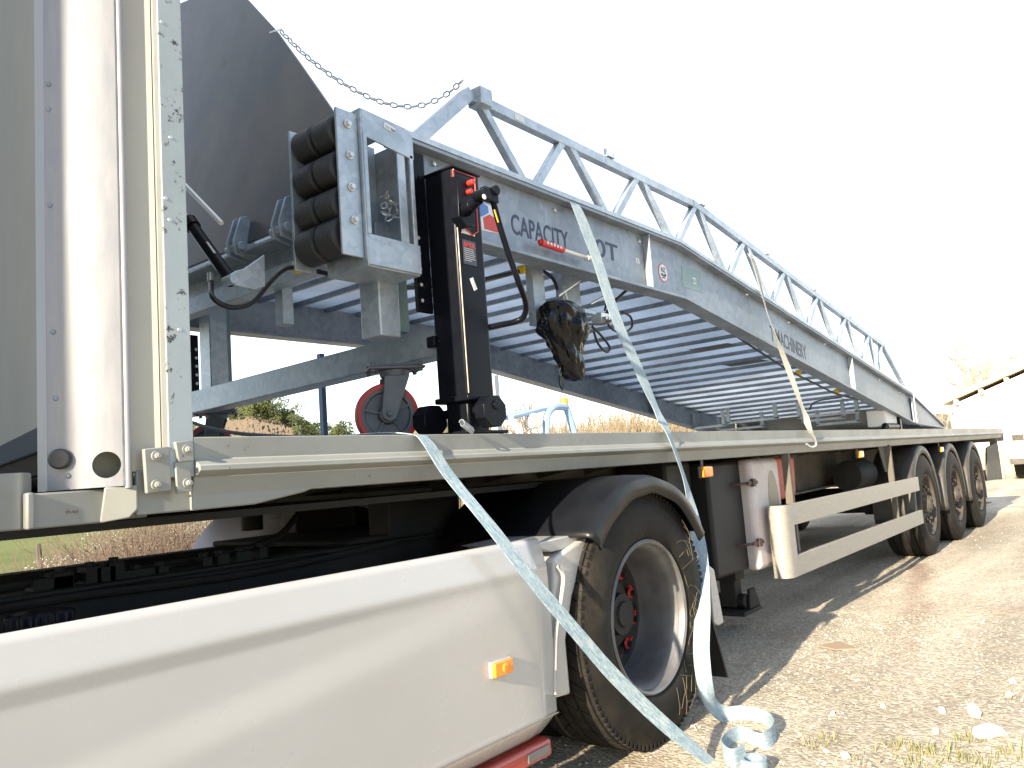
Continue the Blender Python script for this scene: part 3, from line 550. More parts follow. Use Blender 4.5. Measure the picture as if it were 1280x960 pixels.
s_ = MB(); s_.prism([(1.55, 2.35, .985), (1.45, 2.55, .97), (1.45, 2.95, .97), (1.55, 3.15, .985), (2.5, 3.25, .985), (2.7, 3.05, .985), (2.45, 2.82, .985), (2.45, 2.68, .985), (2.7, 2.45, .985), (2.5, 2.25, .985)], (0, 0, .055)); s_.box((2.1, 2.3, .84), (2.5, 2.42, .985)); s_.box((2.25, 3.08, .84), (2.6, 3.2, .985)); s_.box((1.9, 2.3, .838), (3.0, 3.2, .86)); s_.build('fifth_wheel', CHAS, TR, bevel=.01)
s_ = MB(); s_.lathe([(.001, 0), (.21, 0), (.235, .02), (.235, 1.78), (.21, 1.8), (.001, 1.8)], (.15, 1.93, .56), (1, 0, 0), n=40); tk = s_.build('fuel_tank', mat('dirty_tank_aluminium', (.12, .12, .11), .5, .3, (.2, .19, .17), 6), TR)
pc = at(50, 776, 1.93); s_ = MB(); NG = 14
vs_ = [(pc.x + (.062 + (.008 if i % 2 else -.008)) * math.cos(2 * math.pi * i / 28), pc.y + (.062 + (.008 if i % 2 else -.008)) * math.sin(2 * math.pi * i / 28), pc.z - .03) for i in range(28)]
s_.prism(vs_, (0, 0, .05)); s_.build('fuel_cap', BLACKP, tk, bevel=.006)
# the cab stands out of frame ahead of the headboard
s_ = MB(); CY = 1.76
s_.prism([(-3.0, CY, 1.0), (-3.15, CY, 1.9), (-2.8, CY, 3.0), (-2.2, CY, 3.75), (-.75, CY, 3.9), (-.72, CY, .95)], (0, 2.35, 0)); cb = s_.build('cab', WHITE, TR, bevel=.05, segs=3)
s_ = MB(); s_.box((-2.95, 1.525, .9), (-2.35, 1.80, 3.7)); s_.build('cab_shadow_block', WHITE, cb, bevel=.04, segs=3)  # unseen block added to soften the shadow edge on the corner column
s_ = MB(); s_.prism([(-2.9, CY - .004, 1.95), (-2.65, CY - .004, 2.75), (-1.9, CY - .004, 2.75), (-1.9, CY - .004, 1.9)], (0, .01, 0)); s_.build('side_window', mat('dark_glass', (.01, .012, .014), .05), cb)
fw = copy_tree(w2, None); fw.parent = None; place(fw, (-2.0, 1.60, .482), TR, 0)
fw = copy_tree(w2, None); fw.parent = None; place(fw, (-2.0, 3.90, .482), TR, math.pi)

# ================================================================== TRAILER
TL = empty('flatbed_trailer', (9.8, 2.97, 0), 'long cream flatbed trailer with three axles carrying the steel ramp', 'trailer')
XD0, XD1, ZD = .985, 13.75, 1.19
def rave(s_, y, sg, x0, x1):
    pr = [(0, 0), (.001, -.052), (-.010, -.058), (-.022, -.066), (-.024, -.078), (-.012, -.086), (.004, -.092), (.016, -.138), (.05, -.140), (.05, -.004)]
    P0 = [(x0, y + sg * a, ZD + b_) for a, b_ in pr]; s_.prism(P0, (x1 - x0, 0, 0))
s_ = MB(); rave(s_, 1.72, 1, XD0, XD1); rave(s_, 4.22, -1, XD0, XD1); s_.build('side_rave', CREAM, TL, ang=30, bevel=.002)
s_ = MB(); s_.box((XD0, 1.772, ZD - .045), (XD1, 4.168, ZD - .012)); s_.build('deck_floor', mat('worn_deck_boards', (.34, .33, .31), .85, 0, (.42, .40, .37), 5, stretch=(.2, 3, 1)), TL)
s_ = MB()
for y in (2.33, 3.50):   # main beams, deeper behind the gooseneck
    s_.prism([(.9, y, 1.144), (XD1 - .2, y, 1.144), (XD1 - .2, y, .80), (4.6, y, .72), (3.7, y, 1.0), (.9, y, 1.04)], (0, .012, 0))
    s_.prism([(.9, y - .06, 1.04), (3.7, y - .06, 1.0), (4.6, y - .06, .72), (XD1 - .2, y - .06, .80), (XD1 - .2, y - .06, .785), (4.58, y - .06, .704), (3.68, y - .06, .985), (.9, y - .06, 1.025)], (0, .13, 0))
for k in range(32):
    x = 1.5 + k * .4; s_.prism([(x, 1.785, 1.144), (x, 1.785, 1.10), (x, 2.33, 1.02), (x, 2.33, 1.144)], (.008, 0, 0)); s_.box((x - .03, 2.35, 1.06), (x + .03, 3.5, 1.14)); s_.prism([(x, 3.52, 1.144), (x, 3.52, 1.02), (x, 4.15, 1.10), (x, 4.15, 1.144)], (.008, 0, 0))
s_.build('chassis_beam', CHASL, TL)
s_ = MB(); s_.box((.45, 1.95, .99), (3.0, 4.14, 1.01)); s_.cyl((1.95, 2.97, .98), (1.95, 2.97, .90), .045, n=16); s_.build('coupling_plate', CHAS, TL)
# front sill below the headboard
s_ = MB(); s_.prism([(.40, 1.93, 1.128), (.655, 1.80, 1.128), (.655, 1.80, 1.012), (.40, 1.93, 1.012)], (.03, .03, 0)); s_.box((.66, 1.785, 1.012), (.815, 1.80, 1.084)); s_.box((.655, 1.776, 1.012), (.67, 1.80, 1.086)); s_.prism([(.80, 1.76, 1.088), (.862, 1.738, 1.088), (.862, 1.738, 1.035), (.845, 1.745, 1.018), (.80, 1.785, 1.012)], (.01, .02, 0)); s_.box((.862, 1.745, 1.022), (.99, 1.76, 1.12)); s_.box((.40, 1.95, 1.012), (.99, 4.2, 1.03)); s_.prism([(.985, 1.735, 1.062), (1.35, 1.735, 1.062), (1.30, 1.735, 1.045), (1.15, 1.735, 1.024), (.985, 1.735, 1.022)], (0, .02, 0)); s_.build('front_sill', CREAM, TL, bevel=.004)
# headboard: front wall, rounded aluminium corner column, painted edge post
HZ = 4.1
def hdir(px, y, z=None): p = at(px, 300, y); return p.x
QW = [(hdir(57, 1.842), 1.842)]
wl = Vector((QW[0][0] + .012, QW[0][1] + .01, 0)); wd_ = Vector((.20, .98, 0)); wn = Vector((.98, -.20, 0))
def wallpiece(s_, off, z0, z1, L0=0., L1=2.3):
    a_ = wl + wd_ * L0 + wn * off; b2 = wl + wd_ * L1 + wn * off; th = wn * .03
    s_.prism([(a_.x, a_.y, z0), (b2.x, b2.y, z0), (b2.x + th.x, b2.y + th.y, z0), (a_.x + th.x, a_.y + th.y, z0)], (0, 0, z1 - z0))
s_ = MB(); wallpiece(s_, 0, 1.235, HZ); hb = s_.build('headboard', PANELW, TL)
s_ = MB(); wallpiece(s_, -.012, 1.178, 1.235); s_.build('lower_rail', mat('navy_strip', (.06, .07, .085), .9, spec=.05), hb, bevel=.004); s_ = MB(); wallpiece(s_, -.004, 1.13, 1.177); s_.build('base_rail', mat('dark_rubber_strip', (.03, .027, .022), .9, spec=.05), hb)
Zb = 1.088
XYc = [(57, 1.842), (64, 1.836), (75, 1.822), (90, 1.802), (105, 1.784), (120, 1.768), (135, 1.754), (148, 1.744)]
colp = [Vector((hdir(px, y), y, 0)) for px, y in XYc]
# plate follows the curve; the round hole is cut out of the grid by snapping its rim vertices
tot = [0.]
for a_, b2 in zip(colp, colp[1:]): tot.append(tot[-1] + (b2 - a_).length)
def colat(u):
    for i in range(len(tot) - 1):
        if u <= tot[i + 1] or i == len(tot) - 2: return colp[i] + (colp[i + 1] - colp[i]) * ((u - tot[i]) / (tot[i + 1] - tot[i]))
hu = None; best = 9
for i in range(200):
    u = tot[-1] * i / 199; q = colat(u); v = Vector((q.x, q.y, 1.13 - CAMH)); c_ = AX * v.x + AY * v.y + AU * v.z
    px_ = 640 + F * c_.x / c_.z
    if abs(px_ - 133) < best: best = abs(px_ - 133); hu = u
hz_ = at(133, 581, colat(hu).y).z; hr = .0285; sq = .036
s_ = MB(); n = 40; vs_ = []
for k in range(n):
    a_ = 2 * math.pi * k / n; c_, s2 = math.cos(a_), math.sin(a_); q_ = sq / max(abs(c_), abs(s2)); q_ = sq / max(abs(c_), abs(s2))
    for rr in (hr, q_):
        q = colat(hu + rr * c_); vs_.append((q.x, q.y, hz_ + rr * s2))
s_.add(vs_, [(k * 2, k * 2 + 1, ((k + 1) % n) * 2 + 1, ((k + 1) % n) * 2) for k in range(n)])
def strip(u0, u1, z0, z1):
    m_ = max(2, int((u1 - u0) / .012)); vv = []
    for i in range(m_ + 1):
        q = colat(u0 + (u1 - u0) * i / m_); vv += [(q.x, q.y, z0), (q.x, q.y, z1)]
    s_.add(vv, [(i * 2, i * 2 + 2, i * 2 + 3, i * 2 + 1) for i in range(m_)])
strip(0, hu - sq, Zb, HZ + .02); strip(hu + sq, tot[-1], Zb, HZ + .02); strip(hu - sq, hu + sq, hz_ + sq, HZ + .02); strip(hu - sq, hu + sq, Zb, hz_ - sq)
s_.add([(colat(hu + hr * math.cos(2 * math.pi * k / n)).x + dx, colat(hu + hr * math.cos(2 * math.pi * k / n)).y + dx * 1.4, hz_ + hr * math.sin(2 * math.pi * k / n)) for dx in (0, .004) for k in range(n)], [(k, (k + 1) % n, n + (k + 1) % n, n + k) for k in range(n)])
cc = s_.build('corner_column', ALU, hb, ang=60)
e0 = colp[0]; s_ = MB(); s_.box((e0.x - .001, e0.y, Zb), (e0.x + .005, e0.y + .05, HZ + .02)); s_.build('column_return', ALU, hb)
# rolled beads and recessed strip towards the painted post
xb_, xs0, xs1, xe0 = hdir(155, 1.742), hdir(160, 1.750), hdir(194, 1.738), hdir(200, 1.725)
s_ = MB(); s_.cyl((xb_, 1.744, Zb - .005), (xb_, 1.744, HZ + .02), .0075, n=14); s_.cyl((hdir(149, 1.748), 1.748, Zb), (hdir(149, 1.748), 1.748, HZ), .004, n=10); s_.build('column_bead', ALU, hb)
s_ = MB(); s_.prism([(lerp(xs0 - .004, xs1, k / 8), 1.756 - .020 * (k / 8) ** 1.8, Zb + .075) for k in range(9)] + [(xs1, 1.775, Zb + .075), (xs0 - .004, 1.775, Zb + .075)], (0, 0, HZ - Zb - .07)); s_.prism([(xs0 - .004, 1.752, Zb + .03), (xs1, 1.744, Zb + .03), (xs1, 1.76, Zb + .03), (xs0 - .004, 1.765, Zb + .03)], (0, 0, .045)); s_.build('recessed_strip', mat('cream_glossy_strip', (.42, .40, .34), .32, .1, (.46, .435, .36), 5), hb, ang=40)
s_ = MB(); s_.prism([(hdir(195, 1.742), 1.742, 1.12), (hdir(197, 1.728), 1.728, 1.12), (hdir(204, 1.722), 1.722, 1.12), (hdir(204, 1.75), 1.75, 1.12)], (0, 0, HZ - 1.1)); s_.build('post_bead', CREAM, hb, bevel=.001)
s_ = MB(); q = colat(hu); s_.box((q.x - .030, q.y + .03, 1.09), (q.x + .07, q.y + .034, 1.19)); s_.build('inner_plate', mat('grey_green_inner', (.16, .16, .12), .8), hb)
def on_col(px, py):
    best = None
    for i in range(300):
        q = colat(tot[-1] * i / 299); v = Vector((q.x, q.y, 0)); c_ = AX * v.x + AY * v.y; P_ = at(px, py, q.y)
        d = abs(P_.x - q.x)
        if best is None or d < best[0]: best = (d, Vector((q.x, q.y, P_.z)))
    return best[1]
s_ = MB(); cn = Vector((-.55, -.83, 0)).normalized()
for px, py in ((61, 106), (61, 137), (63, 257), (67, 415), (70, 498), (86, 595)):
    s_.piece().lathe([(.0005, .004), (.0035, .0035), (.0055, .001), (.006, 0)], on_col(px, py), cn, n=14)
s_.build_each('rivet', BEAMG, cc)
pb = on_col(76, 574); s_ = MB(); s_.lathe([(.001, .020), (.018, .019), (.022, .014), (.022, 0)], pb, cn, n=26); s_.build('rubber_buffer', mat('buffer_rubber', (.03, .03, .035), .5), cc)
# painted edge post with chips
s_ = MB(); s_.box((hdir(204, 1.72), 1.720, 1.10), (.985, 1.775, HZ + .05)); po = s_.build('edge_post', POSTP, hb, bevel=.0025)
s_ = MB()
for px, py in ((202, 28), (213, 172), (207, 248), (212, 275), (224, 412)):
    p = at(px, py, 1.7215); s_.piece().lathe([(.0005, -.003), (.004, -.0024), (.0055, 0)], p, (0, 1, 0), n=12)
s_.build_each('rivet', ZINC, po)
# foot plates with bolts
s_ = MB(); pp = pix([(180, 561), (212, 558), (215, 613), (184, 617)], 1.716); s_.piece().prism(pp, (0, .012, 0)); pp = pix([(219, 578), (238, 576), (241, 614), (222, 617)], 1.712); s_.piece().prism(pp, (0, .012, 0)); pp = pix([(219, 552), (240, 550), (243, 576), (224, 578)], 1.7105); s_.piece().prism(pp, (0, .012, 0)); fp_ = s_.build_each('foot_plate', CREAM, hb, bevel=.0025)[0]
s_ = MB()
for px, py in ((195, 570), (195, 606), (233, 562), (234, 604)):
    p = at(px, py, 1.713); s_.piece().cyl(p + Vector((0, .002, 0)), p + Vector((0, -.004, 0)), .0115, n=20); s_.cyl(p + Vector((0, -.004, 0)), p + Vector((0, -.014, 0)), .0075, n=6); s_.cyl(p + Vector((0, -.014, 0)), p + Vector((0, -.018, 0)), .005, n=10)
s_.build_each('bolt', CREAM, hb, bevel=.001)
# blue stake on the far side of the deck
s_ = MB(); p = at(405, 545, 4.15); s_.box((p.x - .014, 4.13, 1.14), (p.x + .02, 4.17, 1.92)); s_.build('side_stake', BLUEP, TL, bevel=.003)
# wheels
tw = tyre_mesh(.48, .34, False).build('trailer_wheel', RUB); rim_trailer(tw)
for i, x in enumerate((8.4, 9.78, 11.15)):
    o = tw if i == 0 else copy_tree(tw, None); o.parent = None; place(o, (x, 1.725, .48), TL, 0, i * 1.1)
    o = copy_tree(tw, None); o.parent = None; place(o, (x, 4.215, .48), TL, math.pi, i)
    s_ = MB(); s_.cyl((x, 2.0, .48), (x, 3.9, .48), .065, n=18); s_.box((x + .1, 2.28, .45), (x + .25, 2.40, .78)); s_.box((x - .45, 2.28, .50), (x + .25, 2.38, .58)); s_.cyl((x - .2, 2.1, .48), (x - .2, 2.25, .48), .07, n=14); s_.build('axle', CHAS, TL)
    # mudguard near side and far side
    for yy, fl in ((1.735, 1), (4.205, -1)):
        s_ = MB(); fender(s_, x, .47, .565, yy, [(a * fl, dr) for a, dr in [(.0, .075), (-.004, .04), (.0, .01), (.015, .0), (.35, .0)]], R(-12 if fl > 0 else 5), R(184 if i < 2 else 196), 36)
        o = s_.build('mudguard', PLASG, TL, ang=50); q = o.modifiers.new('solid', 'SOLIDIFY'); q.thickness = .007; q.offset = 0
# side guard
gz1, gz0 = .757, .385
s_ = MB(); s_.box((4.66, 1.695, .635), (7.93, 1.722, .757)); s_.box((4.66, 1.695, .345), (7.93, 1.722, .462)); 
cpl = [(4.66 - .085 * math.sin(a), 1.722 + .06 - .085 * math.cos(a) + .0) for a in [R(90 * k / 8) for k in range(9)]]
pl = [(4.70, 1.694)] + [(4.62 - .06 * math.sin(R(15 * k)), 1.754 - .06 * math.cos(R(15 * k))) for k in range(0, 10)] + [(4.70, 1.80)]
n = len(pl); inn = [(a + .006, b_ + .006) for a, b_ in pl]
s_.prism([(a, b_, .345) for a, b_ in pl] + [(a, b_, .345) for a, b_ in reversed(inn)], (0, 0, .413))
sg = s_.build('side_guard', ALUG, TL, ang=40, bevel=.002)
s_ = MB(); s_.piece().bar((4.82, 1.745, .37), (4.82, 1.745, 1.05), .045, .035, (1, 0, 0)); s_.piece().bar((7.2, 1.74, .40), (7.2, 1.74, 1.06), .045, .035, (1, 0, 0)); s_.prism([(7.0, 1.76, 1.05), (7.35, 1.76, 1.05), (7.25, 1.76, .84), (7.12, 1.76, .84)], (0, .01, 0))
s_.build_each('guard_bracket', CHASL, sg, bevel=.003)
# tool locker with white extinguisher case, red crate, landing leg
bxx, bxy = at(937, 640, 1.88), 1.88
s_ = MB(); s_.piece().box((4.05, 1.90, .41), (4.56, 2.28, 1.03)); s_.piece().box((3.72, 1.98, .55), (4.02, 2.25, 1.05)); s_.build_each('locker', mat('black_locker', (.006, .006, .008), .6, 0, (.012, .011, .012), 8), TL, bevel=.02)
s_ = MB(); s_.prism([(4.56, 1.84, .40), (4.56, 1.84, 1.03), (4.56, 2.22, 1.03), (4.56, 2.22, .40)], (.10, 0, 0)); 
s_ = MB(); s_.box((4.47, 1.83, .40), (4.92, 1.93, 1.035)); ex_ = s_.build('extinguisher_case', EXTG, TL, bevel=.035, segs=4)
s_ = MB(); cx_, cz_ = 4.78, .74; s_.prism([(cx_ + .085 * math.cos(a), 1.829, cz_ + .22 * math.sin(a)) for a in [2 * math.pi * k / 32 for k in range(32)]], (0, .004, 0)); s_.build('oval_window', OVAL, ex_)
s_ = MB()
for z in (.56, .90): s_.piece().box((4.40, 1.822, z - .01), (4.54, 1.832, z + .01)); s_.box((4.46, 1.816, z - .022), (4.50, 1.834, z + .022)); s_.tube([(4.42, 1.83, z), (4.36, 1.86, z), (4.34, 1.92, z)], .008)
s_.build_each('buckle', mat('rusty_buckle', (.07, .04, .035), .6), ex_)
s_ = MB(); s_.prism([(4.93, 1.93, 1.03), (5.50, 1.93, 1.03), (5.46, 1.93, .77), (4.95, 1.93, .74)], (0, .45, 0)); s_.build('crate_box', ORNG, TL, bevel=.02, segs=3)
s_ = MB(); s_.piece().box((4.72, 2.1, .30), (4.86, 2.24, 1.04)); s_.box((4.74, 2.12, .14), (4.84, 2.22, .34)); s_.box((4.66, 2.04, .10), (4.94, 2.30, .125)); s_.cyl((4.80, 2.08, .17), (4.80, 2.26, .17), .045, n=14); s_.prism([(4.82, 2.06, .24), (4.90, 2.06, .24), (4.98, 2.06, .11), (4.80, 2.06, .11)], (0, .02, 0)); s_.bar((4.8, 2.2, .7), (5.6, 2.2, 1.02), .03, .03)
s_.piece().box((4.72, 3.7, .30), (4.86, 3.84, 1.04)); s_.box((4.66, 3.6, .10), (4.94, 3.9, .125)); s_.box((4.74, 3.72, .12), (4.84, 3.82, .34))
s_.build_each('landing_leg', CHAS, TL, bevel=.006)
s_ = MB(); s_.piece().lathe([(.001, 0), (.12, .01), (.13, .04), (.13, .7), (.12, .73), (.001, .74)], (5.9, 2.75, .72), (1, 0, 0), n=24); s_.piece().lathe([(.001, 0), (.12, .01), (.13, .04), (.13, .5), (.12, .53), (.001, .54)], (7.2, 2.1, .82), (1, 0, 0), n=24); s_.build_each('air_tank', CHAS, TL)
for px, py in ((880, 590), (1073, 568), (1175, 562)):
    p = at(px, py, 1.74); s_ = MB(); s_.box((p.x - .012, 1.745, p.z), (p.x + .012, 1.752, 1.075)); s_.box((p.x - .05, 1.735, p.z - .028), (p.x + .05, 1.748, p.z + .028)); o = s_.build('marker_light', CHASL, TL, bevel=.002)
    s_ = MB(); s_.box((p.x - .048, 1.712, p.z - .026), (p.x + .048, 1.735, p.z + .026)); s_.build('lens', AMB, o, bevel=.008, segs=3)
# rear end
s_ = MB(); s_.prism([(12.55, 1.78, .93), (13.55, 1.78, 1.0), (13.5, 1.78, .46), (12.2, 1.78, .50)], (0, .025, 0)); s_.build('rear_side_plate', CHASL, TL, bevel=.004)
s_ = MB(); s_.box((13.55, 1.75, .45), (13.62, 4.19, .60)); s_.box((13.50, 1.78, .60), (13.56, 1.88, 1.05)); s_.box((13.50, 4.0, .60), (13.56, 4.10, 1.05)); s_.box((13.70, 1.72, 1.0), (13.76, 4.22, 1.19)); rb_ = s_.build('rear_bumper', CREAM, TL, bevel=.004)
s_ = MB(); s_.piece().box((13.762, 1.80, 1.03), (13.80, 2.15, 1.13)); s_.piece().box((13.762, 3.8, 1.03), (13.80, 4.15, 1.13)); s_.build_each('tail_light', RED, rb_, bevel=.006)

# ================================================================== LOADING RAMP
RP = empty('loading_ramp', (4.0, 2.95, 1.19), 'galvanised steel mobile yard ramp lying tilted along the flatbed trailer', 'loading ramp')
YN, YF = 1.90, 3.93           # outer faces of the flanges
XK, ZT = 4.0, 2.250            # kink position, level top
SL = .1325
def zt(x): return ZT if x <= XK else ZT - SL * (x - XK)
XE = 9.15                     # end of full-depth beams
XT = 10.6
def ramp_prism(s_, y, wy, zlo, zhi, x0, x1):     # strip following the bent top line between offsets zlo..zhi
    xs_ = [x0] + ([XK] if x0 < XK < x1 else []) + [x1]
    top = [(x, y, zt(x) + zhi) for x in xs_]; bot = [(x, y, zt(x) + zlo) for x in reversed(xs_)]
    s_.prism(top + bot, (0, wy, 0))
BD = .315
for nm, y0, sgn in (('near', YN, 1), ('far', YF, -1)):
    s_ = MB(); a = y0 if sgn > 0 else y0 - .10
    ramp_prism(s_, a, .10, -.014, 0, 1.90, XE); ramp_prism(s_, a, .10, -BD, -BD + .014, 1.90, XE); ramp_prism(s_, a + .045, .009, -BD + .014, -.014, 1.90, XE)
    # upper edge angle riding on the flange
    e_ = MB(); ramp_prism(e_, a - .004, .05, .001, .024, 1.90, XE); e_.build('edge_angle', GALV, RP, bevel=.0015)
    for x in (3.654, 7.095): ramp_prism(s_, a + .004, .040, -BD + .014, -.014, x - .004, x + .006)
    # run-off wedge
    s_.prism([(XE, a + .02, zt(XE)), (XT, a + .02, 1.235), (XT, a + .02, 1.215), (XE + .25, a + .02, 1.24), (XE, a + .02, 1.27)], (0, .012, 0))
    s_.prism([(XE, a, zt(XE) + .001), (XE, a, zt(XE) - .012), (XT, a, 1.228), (XT, a, 1.24)], (0, .06, 0)); s_.prism([(XE - .1, a, 1.275), (XE - .1, a, 1.262), (XT, a, 1.208), (XT, a, 1.220)], (0, .06, 0))
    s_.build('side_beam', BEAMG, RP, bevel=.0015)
    # bolts heads on web
s_ = MB()
for px, py in ((541, 205), (692, 263), (798, 302), (933, 368), (985, 403), (1030, 430), (1098, 475), (1123, 491)):
    p = at(px, py, YN + .045); s_.piece().lathe([(.0005, -.012), (.009, -.010), (.011, 0)], p, (0, 1, 0), n=10)
s_.build_each('bolt', ZINC, RP)
# truss railing: near and far
def truss(y, parent, brackets=True):
    top = [(2.315, 2.528), (3.30, 2.515), (4.33, 2.50)]
    s_ = MB(); H = .262
    def tz(x): return 2.538 if x < XK + .25 else 2.538 - SL * (x - XK - .25) * .985
    yc = y + .025
    s_.bar((2.30, yc, 2.535), (XK + .25, yc, 2.535), .04, .042); s_.bar((XK + .24, yc, 2.538), (8.25, yc, tz(8.25)), .04, .042)
    s_.bar((1.985, yc, 2.262), (2.30, yc, 2.545), .042, .05)                     # first raking strut
    s_.bar((8.24, yc, tz(8.24)), (8.95, yc, zt(8.95) + .02), .04, .042)
    x = 2.33; k = 0
    peaks = [2.36, 2.99, 3.66, 4.33, 5.02, 5.72, 6.42, 7.12, 7.80, 8.22]; feet = []
    for i in range(len(peaks) - 1):
        xf = (peaks[i] + peaks[i + 1]) / 2 - .06
        s_.bar((peaks[i], yc, tz(peaks[i]) - .01), (xf - .01, yc, zt(xf) + .02), .034, .036); s_.bar((peaks[i + 1] - .06, yc, tz(peaks[i + 1]) - .01), (xf + .09, yc, zt(xf) + .02), .034, .036)
    o = s_.build('railing_truss', GALV, parent, bevel=.002)
    s_ = MB()
    for px in (3.33, 4.36, 5.35, 6.3, 7.2, 8.1):
        z = tz(px) + .022; s_.piece().box((px - .035, y - .002, z), (px + .035, y + .052, z + .006)); s_.box((px + .018, y, z + .006), (px + .032, y + .05, z + .065))
    s_.piece().box((2.325, y - .02, 2.505), (2.395, y + .05, 2.575))
    s_.build_each('rail_bracket', GALV, o, bevel=.0015)
    return o
truss(YN, RP); truss(YF - .05, RP)
# deck: planks with down-turned lips
PL = .243
def plank(s_, f_, x0, x1):
    z0, z1 = zt(x0) - .10, zt(x1) - .10
    s_.add([(x0, YN + .06, z0), (x1, YN + .06, z1), (x1, YF - .06, z1), (x0, YF - .06, z0)], [(0, 3, 2, 1)])
    for xx, ww in ((x0 + .002, .004),):
        z = zt(xx) - .10; f_.box((xx - .004, YN + .056, z - .020), (xx + .004, YF - .056, z + .002)); f_.box((xx - .004, YN + .056, z - .025), (xx + .022, YF - .056, z - .0205))
s_ = MB(); f_ = MB(); x = 1.90
while x < XE - .1: plank(s_, f_, x, x + PL); x += PL
dk = s_.build('deck_planks', GALVD, RP); f_.build('plank_lips', BEAMG, dk)
s_ = MB(); s_.prism([(XE, YN + .03, zt(XE) - .02), (XT + .1, YN + .03, 1.215), (XT + .1, YN + .03, 1.205), (XE, YN + .03, zt(XE) - .032)], (0, YF - YN - .06, 0)); s_.build('runoff_plate', GALV, RP)
# boxes/ brackets beneath the low end
s_ = MB()
for k, (x, y, w_) in enumerate([(8.0, 2.15, .55), (8.25, 2.35, .4), (7.9, 2.9, .5), (8.3, 3.2, .5), (8.55, 2.3, .4), (8.0, 3.5, .35)]):
    z = zt(x) - .165
    s_.piece().box((x, y, z - .16), (x + .03, y + .035, z)); s_.box((x, y + w_, z - .16), (x + .03, y + w_ + .035, z)); s_.box((x, y, z - .17), (x + .05, y + w_ + .035, z - .145))
s_.build_each('fork_pocket', GALV, RP, bevel=.002)
s_ = MB(); s_.piece().box((5.45, 2.3, zt(5.45) - .185), (5.65, 2.62, zt(5.6) - .165)); s_.piece().box((6.05, 2.3, zt(6.05) - .185), (6.25, 2.62, zt(6.2) - .165)); s_.build_each('cross_tie', DARKST, RP)
# support frame: near and far posts, transverse axle tube, castors
s_ = MB(); s_.bar((2.11, 1.93, 1.545), (2.11, 3.90, 1.505), .10, .105); s_.build('axle_beam', GALV, RP, bevel=.004)
s_ = MB(); s_.piece().box((1.83, 1.99, 1.55), (1.925, 2.09, 1.95)); s_.piece().box((2.20, 3.66, 1.555), (2.30, 3.76, 2.05)); s_.build_each('support_post', GALV, RP, bevel=.006)
s_ = MB(); s_.piece().box((1.926, 2.0, 1.575), (1.975, 2.07, 1.94)); s_.piece().box((2.302, 3.67, 1.58), (2.325, 3.75, 2.04)); s_.build_each('post_stiffener', GREENI, RP)
def castor(loc, rz):
    e = MB(); e.box((-.10, -.065, .150), (.10, .065, .160)); e.box((-.08, -.055, .160), (.08, .055, .168)); e.cyl((0, 0, .150), (0, 0, .125), .058, .05, 24)
    for sx_ in (-1, 1):
        for sy in (-1, 1): e.cyl((sx_ * .085, sy * .05, .140), (sx_ * .085, sy * .05, .176), .009, n=6)
    for sy in (-1, 1): e.prism([(-.045, sy * .042, .128), (.045, sy * .042, .128), (-.012, sy * .042, -.028), (-.035, sy * .042, -.036), (-.060, sy * .042, -.022), (-.062, sy * .042, .0)], (0, sy * .007, 0))
    e.cyl((-.036, -.062, -.008), (-.036, .062, -.008), .010, n=8)
    o = e.build('castor', CASTG, None, bevel=.003); WX, WZ, WR = -.036, -.008, .112
    t_ = MB(); t_.lathe([(WR - .018, -.026), (WR - .004, -.026), (WR, -.020), (WR, .020), (WR - .004, .026), (WR - .018, .026)], (WX, 0, WZ), n=48, closed=True); ty = t_.build('castor_tread', REDT); ty.parent = o
    t_ = MB(); t_.lathe([(WR - .018, -.024), (WR - .030, -.022), (WR - .034, -.010), (.035, -.008), (.030, -.032), (.012, -.034), (.012, .034), (.030, .032), (.035, .008), (WR - .034, .010), (WR - .030, .022), (WR - .018, .024)], (WX, 0, WZ), n=40)
    for k in range(5):
        a = 2 * math.pi * k / 5 + .4; d = Vector((math.cos(a), 0, math.sin(a))); t_.bar(Vector((WX, 0, WZ)) + d * .028, Vector((WX, 0, WZ)) + d * .082, .040, .008, d.cross(Vector((0, 1, 0))))
    hb_ = t_.build('castor_hub', CASTG); hb_.parent = o
    o.location = loc; o.rotation_euler = (0, 0, rz); adopt(o, RP); return o
castor((1.975, 2.09, 1.300), R(-32)); castor((2.20, 3.62, 1.305), R(-40))
# front end: cross channel, hinge lugs, lip plate
HX, HZh = 1.744, 1.99
s_ = MB(); s_.box((HX - .02, 2.18, HZh - .02), (HX + .09, 3.86, HZh - .008)); s_.box((HX + .085, 2.18, HZh - .10), (HX + .095, 3.86, HZh - .008)); s_.box((HX + .03, 2.20, HZh - .17), (HX + .09, 3.86, HZh - .10)); 
s_.box((HX + .10, 2.55, HZh - .30), (HX + .15, 2.60, HZh - .02))
s_.build('front_cross_beam', GALV, RP, bevel=.002)
def lipx(z): return HX + .2 * (z - HZh)
lp = [(1.905, 1.875), (1.84, 2.10), (1.84, 2.185), (1.952, 2.32), (2.107, 2.505), (2.273, 2.699), (2.507, 2.943), (2.74, 3.17), (2.82, 3.20), (3.02, 3.199), (3.19, 3.242), (3.6, 3.27), (3.93, 3.1), (3.95, 1.875)]
s_ = MB(); lp = [(y * 1.165, 1.05 + (z - 1.05) * 1.165) for y, z in lp]; s_.prism([(lipx(z), y, z) for y, z in lp], (.012, 0, -.002)); lip = s_.build('lip_plate', DARKST, RP, bevel=.002)
s_ = MB()
